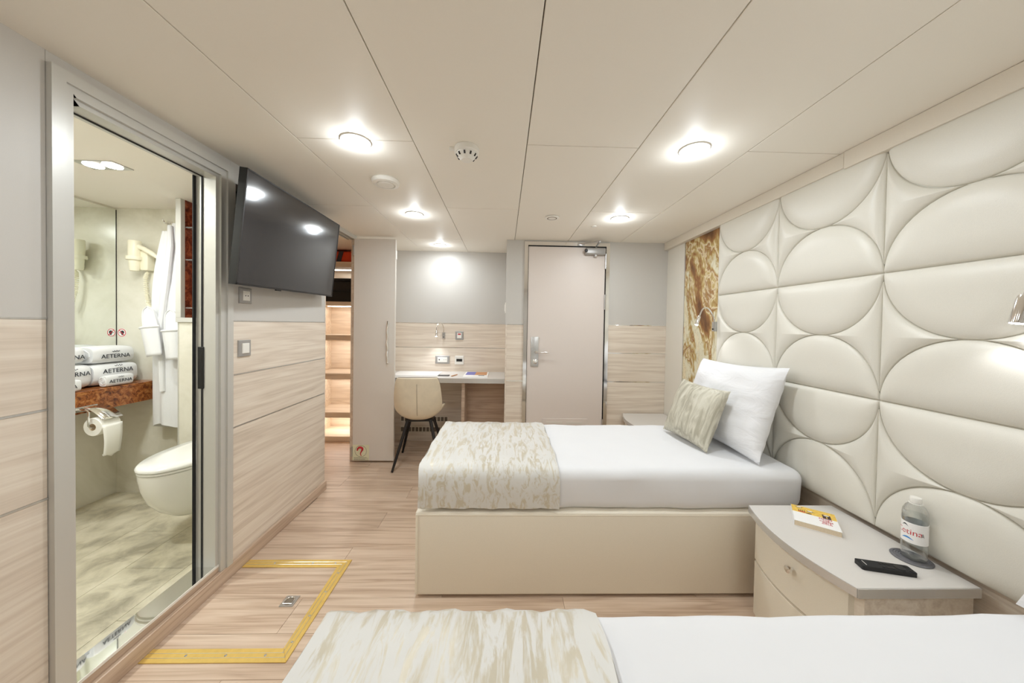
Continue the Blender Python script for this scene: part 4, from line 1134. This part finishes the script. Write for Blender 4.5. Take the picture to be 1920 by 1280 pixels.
part('peg', MB().tube([(-2.42, BY-.006, 1.975), (-2.425, BY-.03, 1.975), (-2.43, BY-.04, 2.0)], .005, 8), 'chrome', hkp)
def slipper(x, z, tilt, label):
    t = thing('slipper', label, 'slipper', (x, BY-.17, z), 'white terry slippers in the robe pockets')
    def ol(f): return .048*(1+.12*math.cos(PI*f))*math.sqrt(max(0, 1-(2*f-1)**4))
    pts = [(ol(k/20), .31*k/20-.155) for k in range(21)]+[(-ol(k/20), .31*k/20-.155) for k in reversed(range(1, 20))]
    ct_, st_ = math.cos(tilt), math.sin(tilt)
    P = lambda u, v: (x+u*ct_+v*st_, z-u*st_+v*ct_)
    part('sole', MB().prism([P(u, v) for u, v in pts], BY-.175, BY-.160, 'y', .004, 2), 'sheet', t)
    rim = [P(u, v) for u, v in pts]
    part('binding', MB().tube([(a, BY-.176, b) for a, b in rim]+[(rim[0][0], BY-.176, rim[0][1])], .004, 6), 'terry', t)
    def bandf(u, v):
        a = 2*u-1; vv = -.180+.195*v; wd_ = .054+.006*v
        px, pz = P(a*wd_, vv); return (px, BY-.180-.042*(1-a*a)*(.7+.3*v), pz)
    b_ = part('band', MB().grid(bandf, 16, 10), 'terry', t); s_ = b_.modifiers.new('s', 'SOLIDIFY'); s_.thickness = .010
    part('band_hem', MB().tube([bandf(k/12, 1) for k in range(13)], .007, 8), 'terry', t)
slipper(-2.372, 1.222, -.16, 'left white slipper hanging toe-down before the bathrobe')
slipper(-2.232, 1.202, -.10, 'right white slipper beside the niche post before the bathrobe')

# hair dryer
hdy = thing('hair_dryer', 'cream hair dryer in its wall holder with coiled cord', 'hair dryer', (-2.66, BY, 1.72))
part('holder', MB().box(-2.575, -2.52, BY-.055, BY-.0005, 1.635, 1.775, .008, 2), 'cream_plastic', hdy)
part('holder_ring', MB().lathe([(.034, 1.705), (.043, 1.703), (.045, 1.712), (.043, 1.728), (.034, 1.730)], (-2.600, BY-.062, 0), 32), 'cream_plastic', hdy)
br = part('barrel', MB().lathe([(.022, 1.642), (.028, 1.645), (.031, 1.70), (.034, 1.74), (.035, 1.83), (.032, 1.838), (.028, 1.834), (.001, 1.832)], (-2.600, BY-.062, 0), 32), 'cream_plastic', hdy)
part('nozzle', MB().lathe([(.022, 1.630), (.025, 1.628), (.030, 1.66), (.026, 1.662)], (-2.600, BY-.062, 0), 28), 'cream_plastic', hdy)
part('handle', MB().tube([(-2.575, BY-.062, 1.800), (-2.53, BY-.066, 1.782), (-2.47, BY-.07, 1.748), (-2.425, BY-.07, 1.715)], [.017, .016, .015, .010], 14), 'cream_plastic', hdy)
ax = [Vector((-2.545, BY-.03, 1.63)), Vector((-2.555, BY-.035, 1.58)), Vector((-2.548, BY-.035, 1.48)), Vector((-2.53, BY-.04, 1.40)), Vector((-2.50, BY-.05, 1.36))]
pts = []
nt = 420
for i in range(nt+1):
    f = i/nt*(len(ax)-1); k = min(int(f), len(ax)-2); q = f-k; c = ax[k].lerp(ax[k+1], q)
    r_ = .0105*min(1, i/30); a = i/nt*2*PI*27
    pts.append(c+Vector((r_*math.cos(a), r_*math.sin(a), 0)))
part('coiled_cord', MB().tube(pts, .0033, 5), 'cream_plastic', hdy)
# warning sign
ws = thing('warning_sign', 'small round red prohibition sticker with dark head on the bathroom wall', 'sign', (-2.757, BY, 1.19))
c0 = (-2.757, 0, 1.190)
part('disc', MB().lathe([(.001, BY-.0015), (.031, BY-.0015), (.031, BY-.0003)], c0, 32, 'y'), 'white_print', ws)
part('ring', MB().lathe([(.024, BY-.0022), (.0285, BY-.0022), (.0285, BY-.0014), (.024, BY-.0014)], c0, 36, 'y', caps=(False, False)), 'red_print', ws)
part('head_mark', MB().lathe([(.001, BY-.0024), (.0125, BY-.0024), (.0125, BY-.0016)], (c0[0]+.004, 0, c0[2]+.003), 24, 'y'), 'navy_print', ws)
part('neck_mark', MB().box(c0[0]-.002, c0[0]+.009, BY-.0024, BY-.0016, c0[2]-.017, c0[2]-.006), 'navy_print', ws, smooth=False)
part('cup_mark', MB().box(c0[0]-.017, c0[0]-.011, BY-.0024, BY-.0016, c0[2]-.003, c0[2]+.002), 'navy_print', ws, smooth=False)
part('slash', MB().prism([(c0[0]-.0205, c0[2]+.0175), (c0[0]-.0175, c0[2]+.0205), (c0[0]+.0205, c0[2]-.0175), (c0[0]+.0175, c0[2]-.0205)], BY-.0030, BY-.0024, 'y'), 'red_print', ws, smooth=False)
